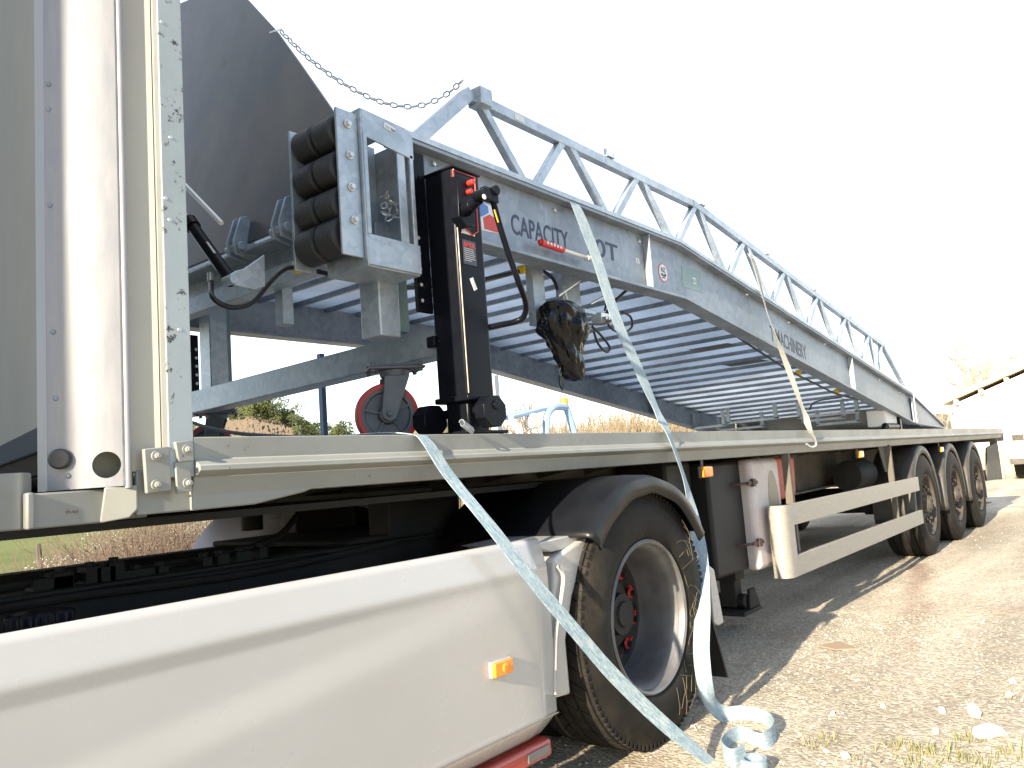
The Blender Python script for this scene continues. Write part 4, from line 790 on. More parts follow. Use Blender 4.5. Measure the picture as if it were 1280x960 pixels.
for (px, py) in ((300, 285), (356, 258)):
    s_.piece()
    d_ = Vector((px - 640, py - 480, F)); r_ = Vector((d_.dot(AX), d_.dot(AY), d_.dot(AU))); t_ = (HX - .01) / r_.x; yy = r_.y * t_
    for dy in (-.022, .022):
        s_.prism([(HX + .05, yy + dy, HZh - .05), (HX - .045, yy + dy, HZh - .03), (HX - .055, yy + dy, HZh + .02), (HX - .02, yy + dy, HZh + .12), (HX + .01, yy + dy, HZh + .13), (HX + .03, yy + dy, HZh + .10)], (0, .010, 0))
    s_.cyl((HX - .03, yy - .045, HZh), (HX - .03, yy + .055, HZh), .017, n=16)
s_.build_each('hinge_lug', GALV, RP, bevel=.002)
s_ = MB(); s_.cyl(at(228, 228, 2.50), at(277, 279, 2.30), .008, n=12); s_.build('stay_rod', mat('bright_rod', (.85, .85, .84), .3, .2), RP)
# hydraulic cylinder
s_ = MB(); a, b_ = at(236, 276, 2.42), at(288, 350, 2.20); s_.cyl(a, b_, .020, n=22); s_.cyl(a, a + (b_ - a) * .12, .025, n=22); s_.cyl(b_ - (b_ - a) * .06, b_ + (b_ - a) * .02, .023, n=22); cy_ = s_.build('hydraulic_cylinder', BLACKP, RP)
s_ = MB(); s_.cyl(at(215, 245, 2.46), a, .010, n=14); s_.build('piston_rod', ZINC, cy_)
s_ = MB(); c = lerp(a, b_, .52); d = (b_ - a).normalized(); q = d.cross(Vector((.3, -1, 0))).normalized(); s_.obox(c + Vector((-.004, -.021, .002)), d * .03, q * .009, d.cross(q) * .002); s_.build('label_sticker', STICK, cy_)
s_ = MB(); pp = pix([(284, 345), (296, 338), (305, 336), (331, 318), (332, 358), (318, 362), (296, 357), (286, 353)], 2.17); s_.prism(pp, (0, .012, 0)); p = at(293, 348, 2.16); s_.cyl(p, p + Vector((0, .05, 0)), .016, n=16); s_.build('cylinder_bracket', GALV, RP, bevel=.003)
# bumper rollers and their plate, box
bx0 = at(438, 220, 1.86)
s_ = MB()
for k, (py) in enumerate((178, 222, 266, 306)):
    p = at(432, py - 14, 1.88); r0 = .056 if k < 3 else .062
    for j in range(2):
        y0 = 1.885 + j * .105; s_ = MB(); cx_, cz_ = 1.618, p.z
        s_.lathe([(.012, 0), (r0 - .010, 0), (r0, .008), (r0, .088), (r0 - .010, .096), (.012, .096)], (cx_, y0, cz_), n=36); s_.build('rubber_roller', BUMPR, RP)
s_ = MB(); s_.piece().box((1.575, 1.862, 1.76), (1.66, 1.872, 2.235)); s_.piece().box((1.575, 2.10, 1.76), (1.66, 2.11, 2.235)); pt = s_.build_each('roller_plate', GALV, RP, bevel=.002, segs=2)[0]
s_ = MB()
for px, py in ((434, 155), (437, 194), (439, 234), (443, 275)):
    p = at(px, py, 1.861); s_.piece().cyl(p, p + Vector((0, -.004, 0)), .014, n=20); s_.cyl(p + Vector((0, -.004, 0)), p + Vector((0, -.014, 0)), .009, n=6)
s_.build_each('bolt', ZINC, pt, bevel=.001)
# chain box: open-fronted steel box
XA, XB, ZA, ZB = 1.668, 1.895, 1.735, 2.255
yb0 = 1.848
s_ = MB(); s_.prism([(XA, yb0, ZB - .0), (XA, yb0, ZB - .09), (XB, yb0, ZB - .115), (XB + .0, yb0, ZB - .035), (XB - .03, yb0, ZB - .010)], (0, .008, 0))
s_.box((XA, yb0, ZA + .005), (XB + .005, yb0 + .008, ZA + .105))
s_.box((XA + .0, yb0 - .002, ZA + .105), (XA + .016, yb0 + .012, ZB - .08)); s_.box((XB - .075, yb0 + .004, ZA + .105), (XB - .040, yb0 + .012, ZB - .09)); s_.box((XB - .02, yb0, ZA + .10), (XB - .004, yb0 + .010, ZB - .10))
s_.box((XA, yb0 + .008, ZA), (XB, yb0 + .20, ZA + .008)); s_.box((XA - .006, yb0, ZA), (XA, yb0 + .20, ZB)); s_.box((XB, yb0 + .01, ZA), (XB + .006, yb0 + .20, ZB - .03)); s_.box((XA, yb0 + .192, ZA + .01), (XB, yb0 + .20, ZB - .01)); s_.box((XA, yb0 + .01, ZB - .01), (XB - .03, yb0 + .2, ZB - .004))
bxo = s_.build('chain_box', GALV, RP, bevel=.002)
s_ = MB(); p = at(487, 160, yb0 - .001); s_.obox(p, (.024, 0, -.004), (0, .001, 0), (.002, 0, .010)); s_.build('number_sticker', STICK, bxo)
text('sticker_number', '111 300', TXTD, bxo, p + Vector((-.021, -.0022, -.003)), (1, 0, -.2), (.1, 0, 1), .013, .0003)
def chain(s_, path, L_, W_, r):
    # path sampled evenly, alternate links
    P_ = spline([Vector(p) for p in path], 40); acc = 0; pts = [P_[0]]
    step = L_ - 2 * r - .001
    for a_, b2 in zip(P_, P_[1:]):
        acc += (b2 - a_).length
        if acc >= step: pts.append(b2); acc = 0
    for i in range(len(pts) - 1):
        a_, b2 = pts[i], pts[i + 1]; c = (a_ + b2) / 2; d = (b2 - a_).normalized(); u = d.cross(Vector((0, 0, 1)));
        u = u.normalized() if u.length > .1 else Vector((1, 0, 0)); v = d.cross(u)
        sdv = (u * .8 + v * .6).normalized() if i % 2 else (v * .8 - u * .6).normalized()
        hl = L_ / 2 - W_ / 2; ring = []
        for k in range(6): t_ = -math.pi / 2 + math.pi * k / 5; ring.append(c + d * (hl + math.cos(t_) * (W_ / 2 - r)) + sdv * math.sin(t_) * (W_ / 2 - r))
        for k in range(6): t_ = math.pi / 2 + math.pi * k / 5; ring.append(c + d * (-hl + math.cos(t_) * (W_ / 2 - r)) + sdv * math.sin(t_) * (W_ / 2 - r))
        s_.tube(ring, r, 6, False, True)
s_ = MB(); cp = [(350, 38), (385, 72), (430, 105), (478, 128), (520, 133), (555, 120), (580, 99)]; n = len(cp)
chain(s_, [at(px, py, lerp(2.64, 1.90, i / (n - 1))) for i, (px, py) in enumerate(cp)], .036, .024, .0032)
a = at(337, 41, 2.62); s_.tube([a, a + Vector((.02, -.01, .012)), at(352, 36, 2.62)], .004)
s_.build('safety_chain', ZINC, RP)
s_ = MB(); random.seed(3)
for k in range(12):
    p = at(488 + random.uniform(-9, 10), 246 + k * 2.6 - 2, 1.93); u = Vector((random.gauss(0, 1), random.gauss(0, 1), random.gauss(0, 1))).normalized(); v = u.orthogonal().normalized(); ring = [p + u * math.cos(t_) * .016 + v * math.sin(t_) * .010 for t_ in [2 * math.pi * q / 12 for q in range(12)]]; s_.tube(ring, .003, 6, False, True)
s_.build('stored_chain', ZINC, bxo)
# jack leg
s_ = MB(); JX0, JX1, JY0, JY1 = 1.985, 2.125, 1.755, 1.895; JT, JB = 2.115, 1.36
s_.box((JX0, JY0, 1.31), (JX1, JY1, JT)); jk = s_.build('jack_leg', BLACKP, RP, bevel=.012, segs=3)
s_ = MB(); s_.box((JX0 + .018, JY0 + .018, 1.19), (JX1 - .018, JY1 - .018, 1.315)); s_.build('inner_tube', BLACKP, jk, bevel=.008)
s_ = MB(); s_.piece().box((JX0 - .008, JY0 - .008, 1.305), (JX1 + .008, JY1 + .008, 1.325)); s_.piece().box((JX0 - .004, JY0 - .002, JT - .004), (JX1 + .006, JY1 + .004, JT + .006)); s_.build_each('collar', BLACKP, jk, bevel=.004)
s_ = MB(); s_.tube([(JX0 + .004, JY0 - .0005, 1.33), (JX0 + .004, JY0 - .0005, JT - .01)], .0022, 6, False); s_.build('worn_edge', mat('worn_bare_edge', (.42, .33, .28), .4, .3), jk)
# mounting plate with holes
s_ = MB(); s_.box((1.905, 1.885, 1.62), (1.985, 1.897, 2.20)); mp_ = s_.build('mounting_plate', BLACKP, jk, bevel=.008)
s_ = MB()
for k in range(9):
    z = 1.66 + k * .055
    for dx in (0, .035): s_.piece().cyl((1.925 + dx, 1.886, z), (1.925 + dx, 1.879, z), .015, .012, 14)
s_.build_each('bolt_boss', BLACKP, mp_)
s_ = MB()
for k in range(5): z = 1.66 + k * .055; s_.piece().cyl((1.925, 1.88, z), (1.925, 1.8775, z), .0065, n=12)
s_.build_each('bolt_hole', mat('bright_hole', (.5, .42, .38), .5), mp_)
# far side jack plate with light holes
s_ = MB(); p0, p1 = at(238, 430, 3.85), at(246, 490, 3.85); s_.box((p0.x - .01, 3.85, p1.z - .02), (p0.x + .045, 3.858, p0.z + .05)); fj = s_.build('far_jack_plate', BLACKP, RP, bevel=.003)
s_ = MB()
for k in range(6): z = p1.z + k * .045; s_.piece().cyl((p0.x + .03, 3.8495, z), (p0.x + .03, 3.847, z), .008, n=10)
s_.build_each('bolt_hole', mat('white_zinc', (.8, .8, .8), .5), fj)
# gear cover outlined red, gearbox, crank
def at_plane(px, py): return at(px, py, JY0 - .001)
s_ = MB(); oc = [at(px, py, JY0 - .002) for px, py in ((566, 213), (593, 222), (597, 290), (590, 294), (577, 281), (570, 262))]
s_.prism(oc, (0, .006, 0)); gp = s_.build('gear_cover', BLACKP, jk)
s_ = MB(); s_.tube(oc, .0035, 6, False, True); s_.build('red_edge', RED, gp)
s_ = MB(); s_.prism([at(px, py, JY0 - .04) for px, py in ((572, 218), (588, 224), (592, 250), (594, 282), (584, 284), (574, 270))], (0, .04, 0)); a, b_ = at(582, 262, JY0 - .04), at(600, 250, JY0 - .13); s_.cyl(a, lerp(a, b_, .5), .026, .020, 20); s_.cyl(lerp(a, b_, .5), b_, .017, .014, 16); s_.build('gearbox', BLACKP, jk, bevel=.003)
s_ = MB(); p = at(587, 229, JY0 - .045); s_.piece().cyl(p + Vector((0, .01, 0)), p + Vector((0, -.018, 0)), .010, n=16); p = at(586, 240, JY0 - .045); s_.piece().cyl(p + Vector((0, .01, 0)), p + Vector((0, -.014, 0)), .009, n=16); s_.build_each('red_knob', RED, jk, bevel=.002)
YC = JY0 - .15
s_ = MB(); a = at(606, 244, YC); s_.cyl(a + Vector((-.012, .03, 0)), a + Vector((-.012, -.02, 0)), .019, n=18); b_ = at(616, 240, YC); s_.cyl(b_ + Vector((0, .028, .002)), b_ + Vector((0, -.02, .002)), .017, n=18); s_.box((a.x - .01, YC - .012, a.z - .018), (b_.x + .014, YC + .012, b_.z + .006)); s_.build('crank_hub', BLACKP, jk, bevel=.002)
s_ = MB(); a = at(605, 246, YC - .022); s_.cyl(a, a + Vector((0, -.002, 0)), .009, n=14); s_.build('crank_pin', mat('ivory_pin', (.8, .77, .68), .4), jk)
cpts = [(616, 250), (624, 280), (636, 318), (648, 352), (657, 378), (655, 395), (644, 402), (625, 406), (607, 410)]
s_ = MB(); s_.tube([at(px, py, lerp(YC, JY0 + .02, max(0, i - 3) / 5)) for i, (px, py) in enumerate(cpts)], .0105, 12); s_.build('crank_handle', BLACKP, jk)
s_ = MB(); a, b_ = at(618, 262, YC - .011), at(623, 278, YC - .011); s_.bar(a, b_, .002, .006, (1, 0, 0)); s_.build('yellow_sticker', YEL, jk)
# stickers on jack
def stick(parent, name, mt, px, py, hw, hh, y, rot=0.):
    c = at(px, py, y); cr, sr = math.cos(rot), math.sin(rot); s_ = MB(); s_.obox(c, (hw * cr, 0, hw * sr), (0, .0006, 0), (-hh * sr, 0, hh * cr)); return s_.build(name, mt, parent)
yj = JY0 - .0012
stick(jk, 'label_sticker', STICK, 585, 287, .034, .018, yj); stick(jk, 'label_sticker', STICK, 592, 355, .009, .022, yj, .45)
k1 = stick(jk, 'maker_plate', STICKB, 587, 316, .034, .036 * 1.2, yj)
c = at(587, 316, yj); stickh = MB(); stickh.box((c.x - .028, yj - .0014, c.z + .022), (c.x + .028, yj - .0007, c.z + .036)); 
text('maker_name', 'SIMOL', RED, k1, c + Vector((-.028, -.001, .020)), (1, 0, 0), (0, 0, 1), .021, .0003, .0008)
s_ = MB(); random.seed(5)
for k in range(7): s_.box((c.x - .028, yj - .0010, c.z + .012 - k * .007), (c.x - .028 + random.uniform(.035, .056), yj - .0007, c.z + .0135 - k * .007))
s_.build('small_print', STICK, k1)
c = at(585, 287, yj); s_ = MB()
for k in range(4): s_.box((c.x - .028, yj - .0010, c.z + .010 - k * .006), (c.x - .028 + random.uniform(.02, .05), yj - .0007, c.z + .0112 - k * .006))
s_.build('small_print', TXTD, jk)
# jack foot: two faceted cheeks, spring, base plate
def cheek(cx_, cz_, r_, y0, y1):
    s_.prism([(cx_ + r_ * math.cos(a), y0, cz_ + r_ * .92 * math.sin(a)) for a in [R(22 + 45 * k) for k in range(8)]], (0, y1 - y0, 0))
s_ = MB(); p = at(614, 515, 1.72); cheek(p.x, p.z + .002, .062, 1.70, 1.745); p2_ = at(556, 523, 1.86); cheek(p2_.x + .0, p2_.z - .002, .060, 1.90, 1.96); s_.box((JX0 - .03, JY0 - .01, 1.194), (JX1 + .05, JY1 + .03, 1.205)); s_.cyl((p.x - .02, 1.71, p.z + .01), (p.x - .02, 1.93, p.z + .01), .016, n=16); s_.cyl((p.x + .004, 1.70, p.z + .022), (p.x + .004, 1.694, p.z + .022), .016, n=18)
s_.build('jack_foot', BLACKP, jk, bevel=.006)
s_ = MB(); sp_c = []; a, b_ = at(577, 528, 1.70), at(590, 538, 1.70)
for k in range(70): t_ = k / 69; an = t_ * 2 * math.pi * 8; sp_c.append(lerp(a, b_, t_) + Vector((0, math.cos(an), math.sin(an))) * .010)
s_.tube(sp_c, .0018, 5, False); s_.build('spring', BEAMG, jk)
s_ = MB(); p = at(543, 428, 1.90); s_.obox(p, (.022, 0, 0), (0, .02, 0), (0, 0, .020)); s_.cyl(p + Vector((0, -.02, 0)), p + Vector((0, -.034, 0)), .012, n=6); s_.build('clamp_bracket', BLACKP, jk, bevel=.006)
# lettering on the near web
yw = YN + .0443
def onweb(px, py): return at(px, py, yw)
a, b_ = onweb(640, 291), onweb(711, 308); ex = (b_ - a).normalized()
hgt = (onweb(641, 265) - onweb(640, 291)).z
tx = text('capacity_lettering', 'CAPACITY', TXT, RP, a, (1, 0, 0), (0, 0, 1), 1, .0004, .014)
def fit(o, a, width, height):
    vs = [v.co - Vector(a) for v in o.data.vertices]; W_ = max(v.x for v in vs); H_ = max(v.z for v in vs); x0 = min(v.x for v in vs)
    off = Vector(o.location)
    for v in o.data.vertices:
        q = v.co - Vector(a); v.co = Vector(a) + Vector(((q.x - x0) * width / (W_ - x0), q.y, q.z * height / H_))
fit(tx, a, (b_ - a).length, hgt * .92)
o = text('capacity_number', '10T', TXT, RP, onweb(736, 316), (1, 0, 0), (0, 0, 1), 1, .0004, .014); fit(o, onweb(736, 316), (onweb(774, 333) - onweb(736, 316)).length, hgt * .92)
def sl_text(nm, s, px0, py0, px1, py1, h, mt=TXT):
    a = onweb(px0, py0); b_ = onweb(px1, py1); L_ = b_.x - a.x
    a2 = Vector((a.x, yw, a.z)); o = text(nm, s, mt, RP, a2, (1, 0, 0), (0, 0, 1), 1, .0004, .012); fit(o, a2, L_, h)
    for v in o.data.vertices: v.co.z -= SL * (v.co.x - a2.x)
sl_text('maker_lettering', 'AZ IMPORT', 900, 383, 962, 411, .115, TXT) if False else None
sl_text('maker_lettering', 'T MACHINERY', 964, 425, 1008, 443, .105, TXTD)
# small marks on the web
o = stick(RP, 'web_label', STICK, 797, 326, .018, .014, yw); text('web_letter', 'E', TXTD, o, at(797, 326, yw - .001) + Vector((-.006, 0, -.008)), (1, 0, 0), (0, 0, 1), .022, .0003)
c = at(829, 341, yw - .0005)
s_ = MB(); s_.prism([(c.x + .052 * math.cos(a), c.y, c.z + .052 * math.sin(a)) for a in [2 * math.pi * k / 36 for k in range(36)]], (0, .001, 0)); rb2 = s_.build('round_badge', RED, RP)
s_ = MB(); s_.prism([(c.x + .046 * math.cos(a), c.y - .001, c.z + .046 * math.sin(a)) for a in [2 * math.pi * k / 36 for k in range(36)]], (0, .001, 0)); s_.build('badge_face', STICK, rb2)
text('badge_letters', 'AZ', TXTD, rb2, c + Vector((-.026, -.0018, .004)), (1, 0, 0), (0, 0, 1), .036, .0003, .001)
s_ = MB()
for (x, z, a, b2) in ((-.018, -.012, .010, .006), (.004, -.016, .014, .005), (.020, -.010, .008, .008), (-.002, -.028, .018, .003)): s_.box((c.x + x - a, c.y - .0020, c.z + z - b2), (c.x + x + a, c.y - .0012, c.z + z + b2))
s_.build('badge_mark', TXTD, rb2)
s_ = MB(); pp = [at(px, py, yw - .0005) for px, py in ((852, 332), (876, 340), (879, 366), (853, 358))]; s_.prism(pp, (0, .001, 0)); cep = s_.build('patch_plate', GREENI, RP)
o = stick(cep, 'ce_label', STICK, 868, 351, .020, .018, yw - .0016); text('ce_mark', 'CE', TXTD, o, at(868, 351, yw - .0025) + Vector((-.015, 0, -.010)), (1, 0, 0), (0, 0, 1), .027, .0003, .0005)
s_ = MB(); pp = [at(px, py, yw - .0005) for px, py in ((597, 252), (622, 260), (624, 292), (598, 287))]; s_.prism(pp, (0, .001, 0)); ps = s_.build('picture_sticker', STICK, RP)
s_ = MB(); s_.prism([at(px, py, yw - .0016) for px, py in ((604, 272), (612, 268), (622, 275), (623, 291), (606, 286))], (0, .001, 0)); s_.build('red_print', RED, ps)
s_ = MB(); s_.prism([at(px, py, yw - .0016) for px, py in ((597, 257), (604, 254), (610, 258), (611, 266), (602, 271), (598, 266))], (0, .001, 0)); s_.build('blue_print_mark', BLUE_P, ps)
s_ = MB(); s_.box((at(650, 160, YN + .004).x - .03, YN + .003, 2.52), (at(650, 160, YN + .004).x + .03, YN + .0045, 2.545)); s_.build('rail_sticker', STICK, RP)
stick(RP, 'web_label', STICK, 1061, 456, .022, .016, yw)
# cable and hoses with yellow clips
s_ = MB(); pp = [(264, 352, 2.3), (266, 372, 2.2), (288, 384, 2.2), (315, 378, 2.2), (340, 350, 2.2), (357, 336, 2.2), (372, 335, 2.2), (400, 340, 2.2), (440, 350, 2.2), (480, 358, 2.2), (530, 359, 2.2), (600, 350, 2.15), (655, 338, 2.1), (672, 336, 2.1), (690, 347, 2.1), (697, 362, 2.1)]
s_.tube([at(*q) for q in pp], .0085, 10); ho = s_.build('hydraulic_hose', CABLE, RP)
s_ = MB(); a = at(263, 352, 2.3); s_.cyl(a + Vector((0, 0, .03)), a, .0095, n=14); s_.build('hose_end', ZINC, ho)
s_ = MB(); pp = [(752, 402, 2.1), (770, 375, 2.05), (800, 355, 2.0), (830, 370, 2.05), (870, 392, 2.06), (905, 410, 2.06), (950, 440, 2.06), (990, 465, 2.06), (1030, 485, 2.06), (1045, 492, 2.06), (1075, 500, 2.1)]
s_.tube([at(*q) for q in pp], .008, 8); h2 = s_.build('hydraulic_hose', CABLE, RP)
s_ = MB(); s_.tube([at(*q) for q in ((1012, 512, 2.3), (1020, 502, 2.3), (1050, 497, 2.4), (1090, 492, 2.5))], .007, 8); s_.build('hydraulic_hose', CABLE, RP)
for (px, py, y_, sz) in ((373, 334, 2.2, .020), (652, 337, 2.1, .018), (998, 466, 2.06, .020), (1046, 489, 2.06, .020), (906, 399, 2.06, .001)):
    if sz < .01: continue
    s_ = MB(); c = at(px, py, y_); s_.obox(c, (sz * .7, 0, 0), (0, .018, 0), (0, 0, sz)); s_.cyl(c + Vector((-sz, 0, 0)), c + Vector((sz, 0, 0)), .013, n=10); s_.build('hose_clip', YEL, ho, bevel=.004)
# hand pump posts, lever, valve block
s_ = MB(); s_.box((at(660, 330, 2.08).x, 2.06, 1.70), (at(674, 330, 2.08).x, 2.10, 2.02)); s_.box((at(696, 330, 2.12).x, 2.10, 1.78), (at(718, 330, 2.12).x, 2.14, 2.05)); s_.box((at(696, 360, 2.0).x, 1.98, 1.77), (at(740, 385, 2.0).x, 2.08, 1.79)); pu = s_.build('pump_bracket', GALV, RP, bevel=.002)
s_ = MB(); a, b_ = at(697, 370, 2.02), at(722, 352, 2.02); s_.cyl(a, b_, .009, n=12); s_.cyl(b_, b_ + Vector((.012, 0, .012)), .011, n=12); s_.cyl(at(705, 362, 2.02), at(710, 380, 2.02), .007, n=10); s_.cyl(at(738, 380, 2.0), at(764, 366, 2.0), .006, n=10); s_.build('pump_lever', ZINC, RP)
s_ = MB(); c = at(752, 398, 2.05); s_.obox(c, (.05, 0, 0), (0, .03, 0), (0, 0, .022))
for k in range(4): s_.cyl(c + Vector((-.04 + k * .026, -.03, -.01)), c + Vector((-.04 + k * .026, -.055, -.012)), .009, n=8)
s_.build('valve_block', ZINC, RP, bevel=.003)
for pp in ([(740, 408), (752, 420), (762, 434), (758, 440), (748, 430), (742, 414)], [(758, 402), (766, 412), (780, 416), (790, 408), (788, 396), (778, 390)], [(735, 405), (755, 405), (768, 398)], [(758, 366), (758, 378), (756, 388)]):
    s_ = MB(); s_.tube([at(px, py, 2.0) for px, py in pp], .006, 8); s_.build('pump_hose', CABLE, RP)
# landing support near the low end (bright block)
s_ = MB(); p = at(1113, 516, 1.95); s_.box((p.x - .2, 1.95, 1.24), (p.x + .22, 2.12, 1.40)); s_.build('end_support', mat('pale_support', (.7, .7, .66), .5), RP, bevel=.01)
s_ = MB(); s_.cyl((p.x - .22, 1.96, 1.235), (p.x + .2, 1.96, 1.235), .035, n=16); s_.box((p.x + .25, 1.93, 1.20), (p.x + .31, 1.97, 1.36)); s_.build('end_roller', BLACKP, RP, bevel=.004)
s_ = MB(); s_.box((XE - .01, YN - .006, 1.275), (XE + .012, YN + .0, zt(XE) + .004)); s_.box((XE, YN - .006, zt(XE) - .005), (XE + .18, YN, zt(XE) + .012)); s_.build('end_strap', GALV, RP)

# ================================================================== BAG
bm = bmesh.new(); bmesh.ops.create_icosphere(bm, subdivisions=6, radius=1)
ctr = at(707, 425, 1.99)
def bagr(v):
    # pixel-shaped outline in x/z at real size, with folds
    x, y, z = v
    prof_ = [(-1, .30), (-.96, .5), (-.85, .58), (-.6, .60), (-.3, .62), (0, .84), (.3, 1.0), (.6, 1.08), (.85, 1.0), (.97, .8), (1, .5)]
    for (za, ra), (zb, rb3) in zip(prof_, prof_[1:]):
        if za <= z <= zb: return ra + (rb3 - ra) * (z - za) / (zb - za)
    return .3
for v in bm.verts:
    c = v.co.copy(); ph = math.atan2(c.y, c.x); rr = bagr(c); z = c.z
    h = math.sqrt(max(0, 1 - z * z)) ; q = rr * (min(1, h * 1.5 + .05) if z > .6 else (1 if abs(z) < .97 else .5)) * (h ** .25 if h > 0 else 0)
    dd_, pp_ = noise.voronoi(Vector((c.x * 1.7 + .4, c.y * 1.7, c.z * 2.0 + 3)), distance_metric='DISTANCE')
    d2_, p2v = noise.voronoi(Vector((c.x * 4.3 + .4, c.y * 4.3, c.z * 4.6 + 3)), distance_metric='DISTANCE')
    fold = .34 * (dd_[0]) - .10 + .10 * d2_[0] + .10 * noise.noise(c * 2.1)
    q = q * (1 - fold)
    xoff = .045 * (-z) * (1 if z < .3 else .3) + (.0)
    v.co = Vector((ctr.x + math.cos(ph) * q * .165 + xoff, ctr.y + math.sin(ph) * q * .10, ctr.z + z * .185 + .01 * math.sin(ph * 2) * q))
me = bpy.data.meshes.new('bin_bag'); bm.to_mesh(me); bm.free(); me.materials.append(BAGM)
me.polygons.foreach_set('use_smooth', [True] * len(me.polygons)); o = bpy.data.objects.new('bin_bag', me); C.objects.link(o)
tag(o, 'crumpled black plastic bag tied over the hand pump under the ramp beam', 'plastic bag')
s_ = MB(); p = at(702, 478, 1.99); s_.prism([p + Vector((-.012, 0, .03)), p + Vector((.012, 0, .03)), p + Vector((.018, 0, -.01)), p + Vector((.004, 0, -.035)), p + Vector((-.012, 0, -.012))], (0, .006, 0)); q = s_.build('torn_corner', BAGM); adopt(q, o)

# red and white tube on the lower flange
a, b_ = at(676, 303, 1.905), at(738, 324, 1.905)
s_ = MB(); m1 = lerp(a, b_, .42); s_.cyl(m1, b_, .0085, n=16); s_.cyl(lerp(a, b_, .93), b_, .013, n=16); tb = s_.build('grease_tube', mat('clear_white_tube', (.7, .69, .66), .35), None); tag(tb, 'slim red and white plastic tube lying on the lower flange by the CAPACITY lettering', 'tube')
s_ = MB(); s_.cyl(a, m1, .015, n=18); s_.cyl(a - (m1 - a) * .08, a, .009, n=14); q = s_.build('red_sleeve', RED); adopt(q, tb)
s_ = MB()
for k in range(5): c = lerp(a, m1, .2 + k * .15); s_.obox(c + Vector((0, -.0152, .001)), (.006, 0, 0), (0, .0006, 0), (0, 0, .006))
q = s_.build('white_print', STICK); adopt(q, tb)

# ================================================================== STRAPS
def ribbon(name, ctrl, mt, label, group='ratchet straps over the load', parent=None, width=.05):
    """ctrl: list of (point, width direction)"""
    P_ = [Vector(a) for a, _ in ctrl]; D_ = [Vector(d).normalized() for _, d in ctrl]
    P_ = spline(P_, 14); D_ = [d.normalized() for d in spline(D_, 14)]; vs_ = []; fs_ = []; L_ = 0; uvs = []
    T = .0013; n = len(P_)
    for i in range(n):
        tg = (P_[min(i + 1, n - 1)] - P_[max(i - 1, 0)]).normalized(); wd = (D_[i] - tg * D_[i].dot(tg)).normalized(); nn = tg.cross(wd)
        if i: L_ += (P_[i] - P_[i - 1]).length
        for sgn in (1, -1):
            for k in range(5): t_ = (k / 4 - .5) * width * (1 if sgn > 0 else -1); vs_.append(P_[i] + wd * t_ + nn * T * sgn); uvs.append((L_, t_))
    for i in range(n - 1):
        for k in range(10): k2 = (k + 1) % 10; fs_.append((i * 10 + k, i * 10 + k2, (i + 1) * 10 + k2, (i + 1) * 10 + k))
    me = bpy.data.meshes.new(name); me.from_pydata([tuple(v) for v in vs_], [], fs_); me.update(); me.materials.append(mt); uvl = me.uv_layers.new(name='UVMap')
    for lp_ in me.loops: uvl.data[lp_.index].uv = uvs[lp_.vertex_index]
    me.polygons.foreach_set('use_smooth', [True] * len(me.polygons)); me.set_sharp_from_angle(angle=R(50))
    o = bpy.data.objects.new(name, me); C.objects.link(o)
    return tag(o, label, 'strap', group)
# strap 1: from the deck edge down to the ground in front of the skirt
c = [(at(400, 547, 1.95), (.2, 1, 0)), (at(470, 542, 1.86), (.4, 1, .0)), (at(518, 543, 1.74), (1, .3, 0)), (at(534, 553, 1.695), (1, .1, 0)), (at(562, 595, 1.655), (1, 0, 0)), (at(615, 660, 1.56), (1, 0, .1)), (at(668, 728, 1.50), (1, 0, .2)), (at(716, 785, 1.47), (.7, .0, .6)), (at(768, 845, 1.44), (.5, -.1, .7)), (at(830, 905, 1.40), (.4, -.1, .7)), (at(900, 962, 1.33), (.2, .4, .6)), (at(960, 1010, 1.18), (0, .8, .4))]
ribbon('ratchet_strap', c, WEBB, 'pale blue strap slanting from the deck edge across the white side skirt', width=.049)
s_ = MB(); s_.tube([at(232, 525, 2.6), at(262, 535, 2.4), at(300, 542, 2.2), (at(360, 546, 2.0)), (at(405, 547, 1.93))], .006, 8); tag(s_.build('lashing_rope', mat('grey_rope', (.13, .15, .16), .8)), 'thin grey lashing line sagging from the far castor to the deck edge', 'rope')
# strap 2: over the flange, down to the deck edge, hanging to a coil on the ground
c = [(at(708, 247, 1.99), (1, 0, 0)), (at(714, 252, 1.93), (1, 0, 0)), (at(722, 262, 1.88), (1, -.15, -.1)), (at(744, 318, 1.855), (1, -.2, 0)), (at(771, 400, 1.82), (1, -.2, .1)), (at(802, 470, 1.79), (.9, -.1, .3)), (at(822, 515, 1.76), (.8, .2, .4)), (at(838, 548, 1.685), (1, .3, .2)), (at(856, 600, 1.68), (1, .25, 0)), (at(868, 650, 1.65), (.9, -.35, 0)), (at(876, 700, 1.60), (.45, -.9, 0)), (at(878, 760, 1.54), (.45, -.9, 0)), (at(877, 820, 1.50), (.6, -.7, .2)), (at(886, 872, 1.49), (.4, -.3, .9))]
A_ = [(atz(906, 893, .016), (.1, .2, 1)), (atz(925, 885, .06), (.1, 0, 1)), (atz(950, 879, .085), (0, -.1, 1)), (atz(966, 888, .07), (0, .1, 1)), (atz(964, 905, .04), (0, .1, 1)), (atz(948, 922, .025), (0, .1, 1))]
def gp_(x, y, z): return Vector((x, y, z))
b0 = atz(906, 898, .0); 
c += [(atz(905, 893, .028), (.2, .1, 1)), (atz(930, 892, .030), (-.1, .1, 1)), (atz(958, 899, .030), (0, -.1, 1)), (atz(969, 914, .030), (.1, .1, 1)), (atz(955, 928, .030), (0, .2, 1)),
      (atz(925, 918, .032), (-.2, .0, 1)), (atz(903, 934, .030), (0, 0, 1)), (atz(914, 948, .031), (0, 0, 1)), (atz(932, 942, .031), (.1, 0, 1))]
ribbon('ratchet_strap', c, WEBB2, 'blue strap over the beam beside CAPACITY hanging down in front of the drive wheel', width=.064)
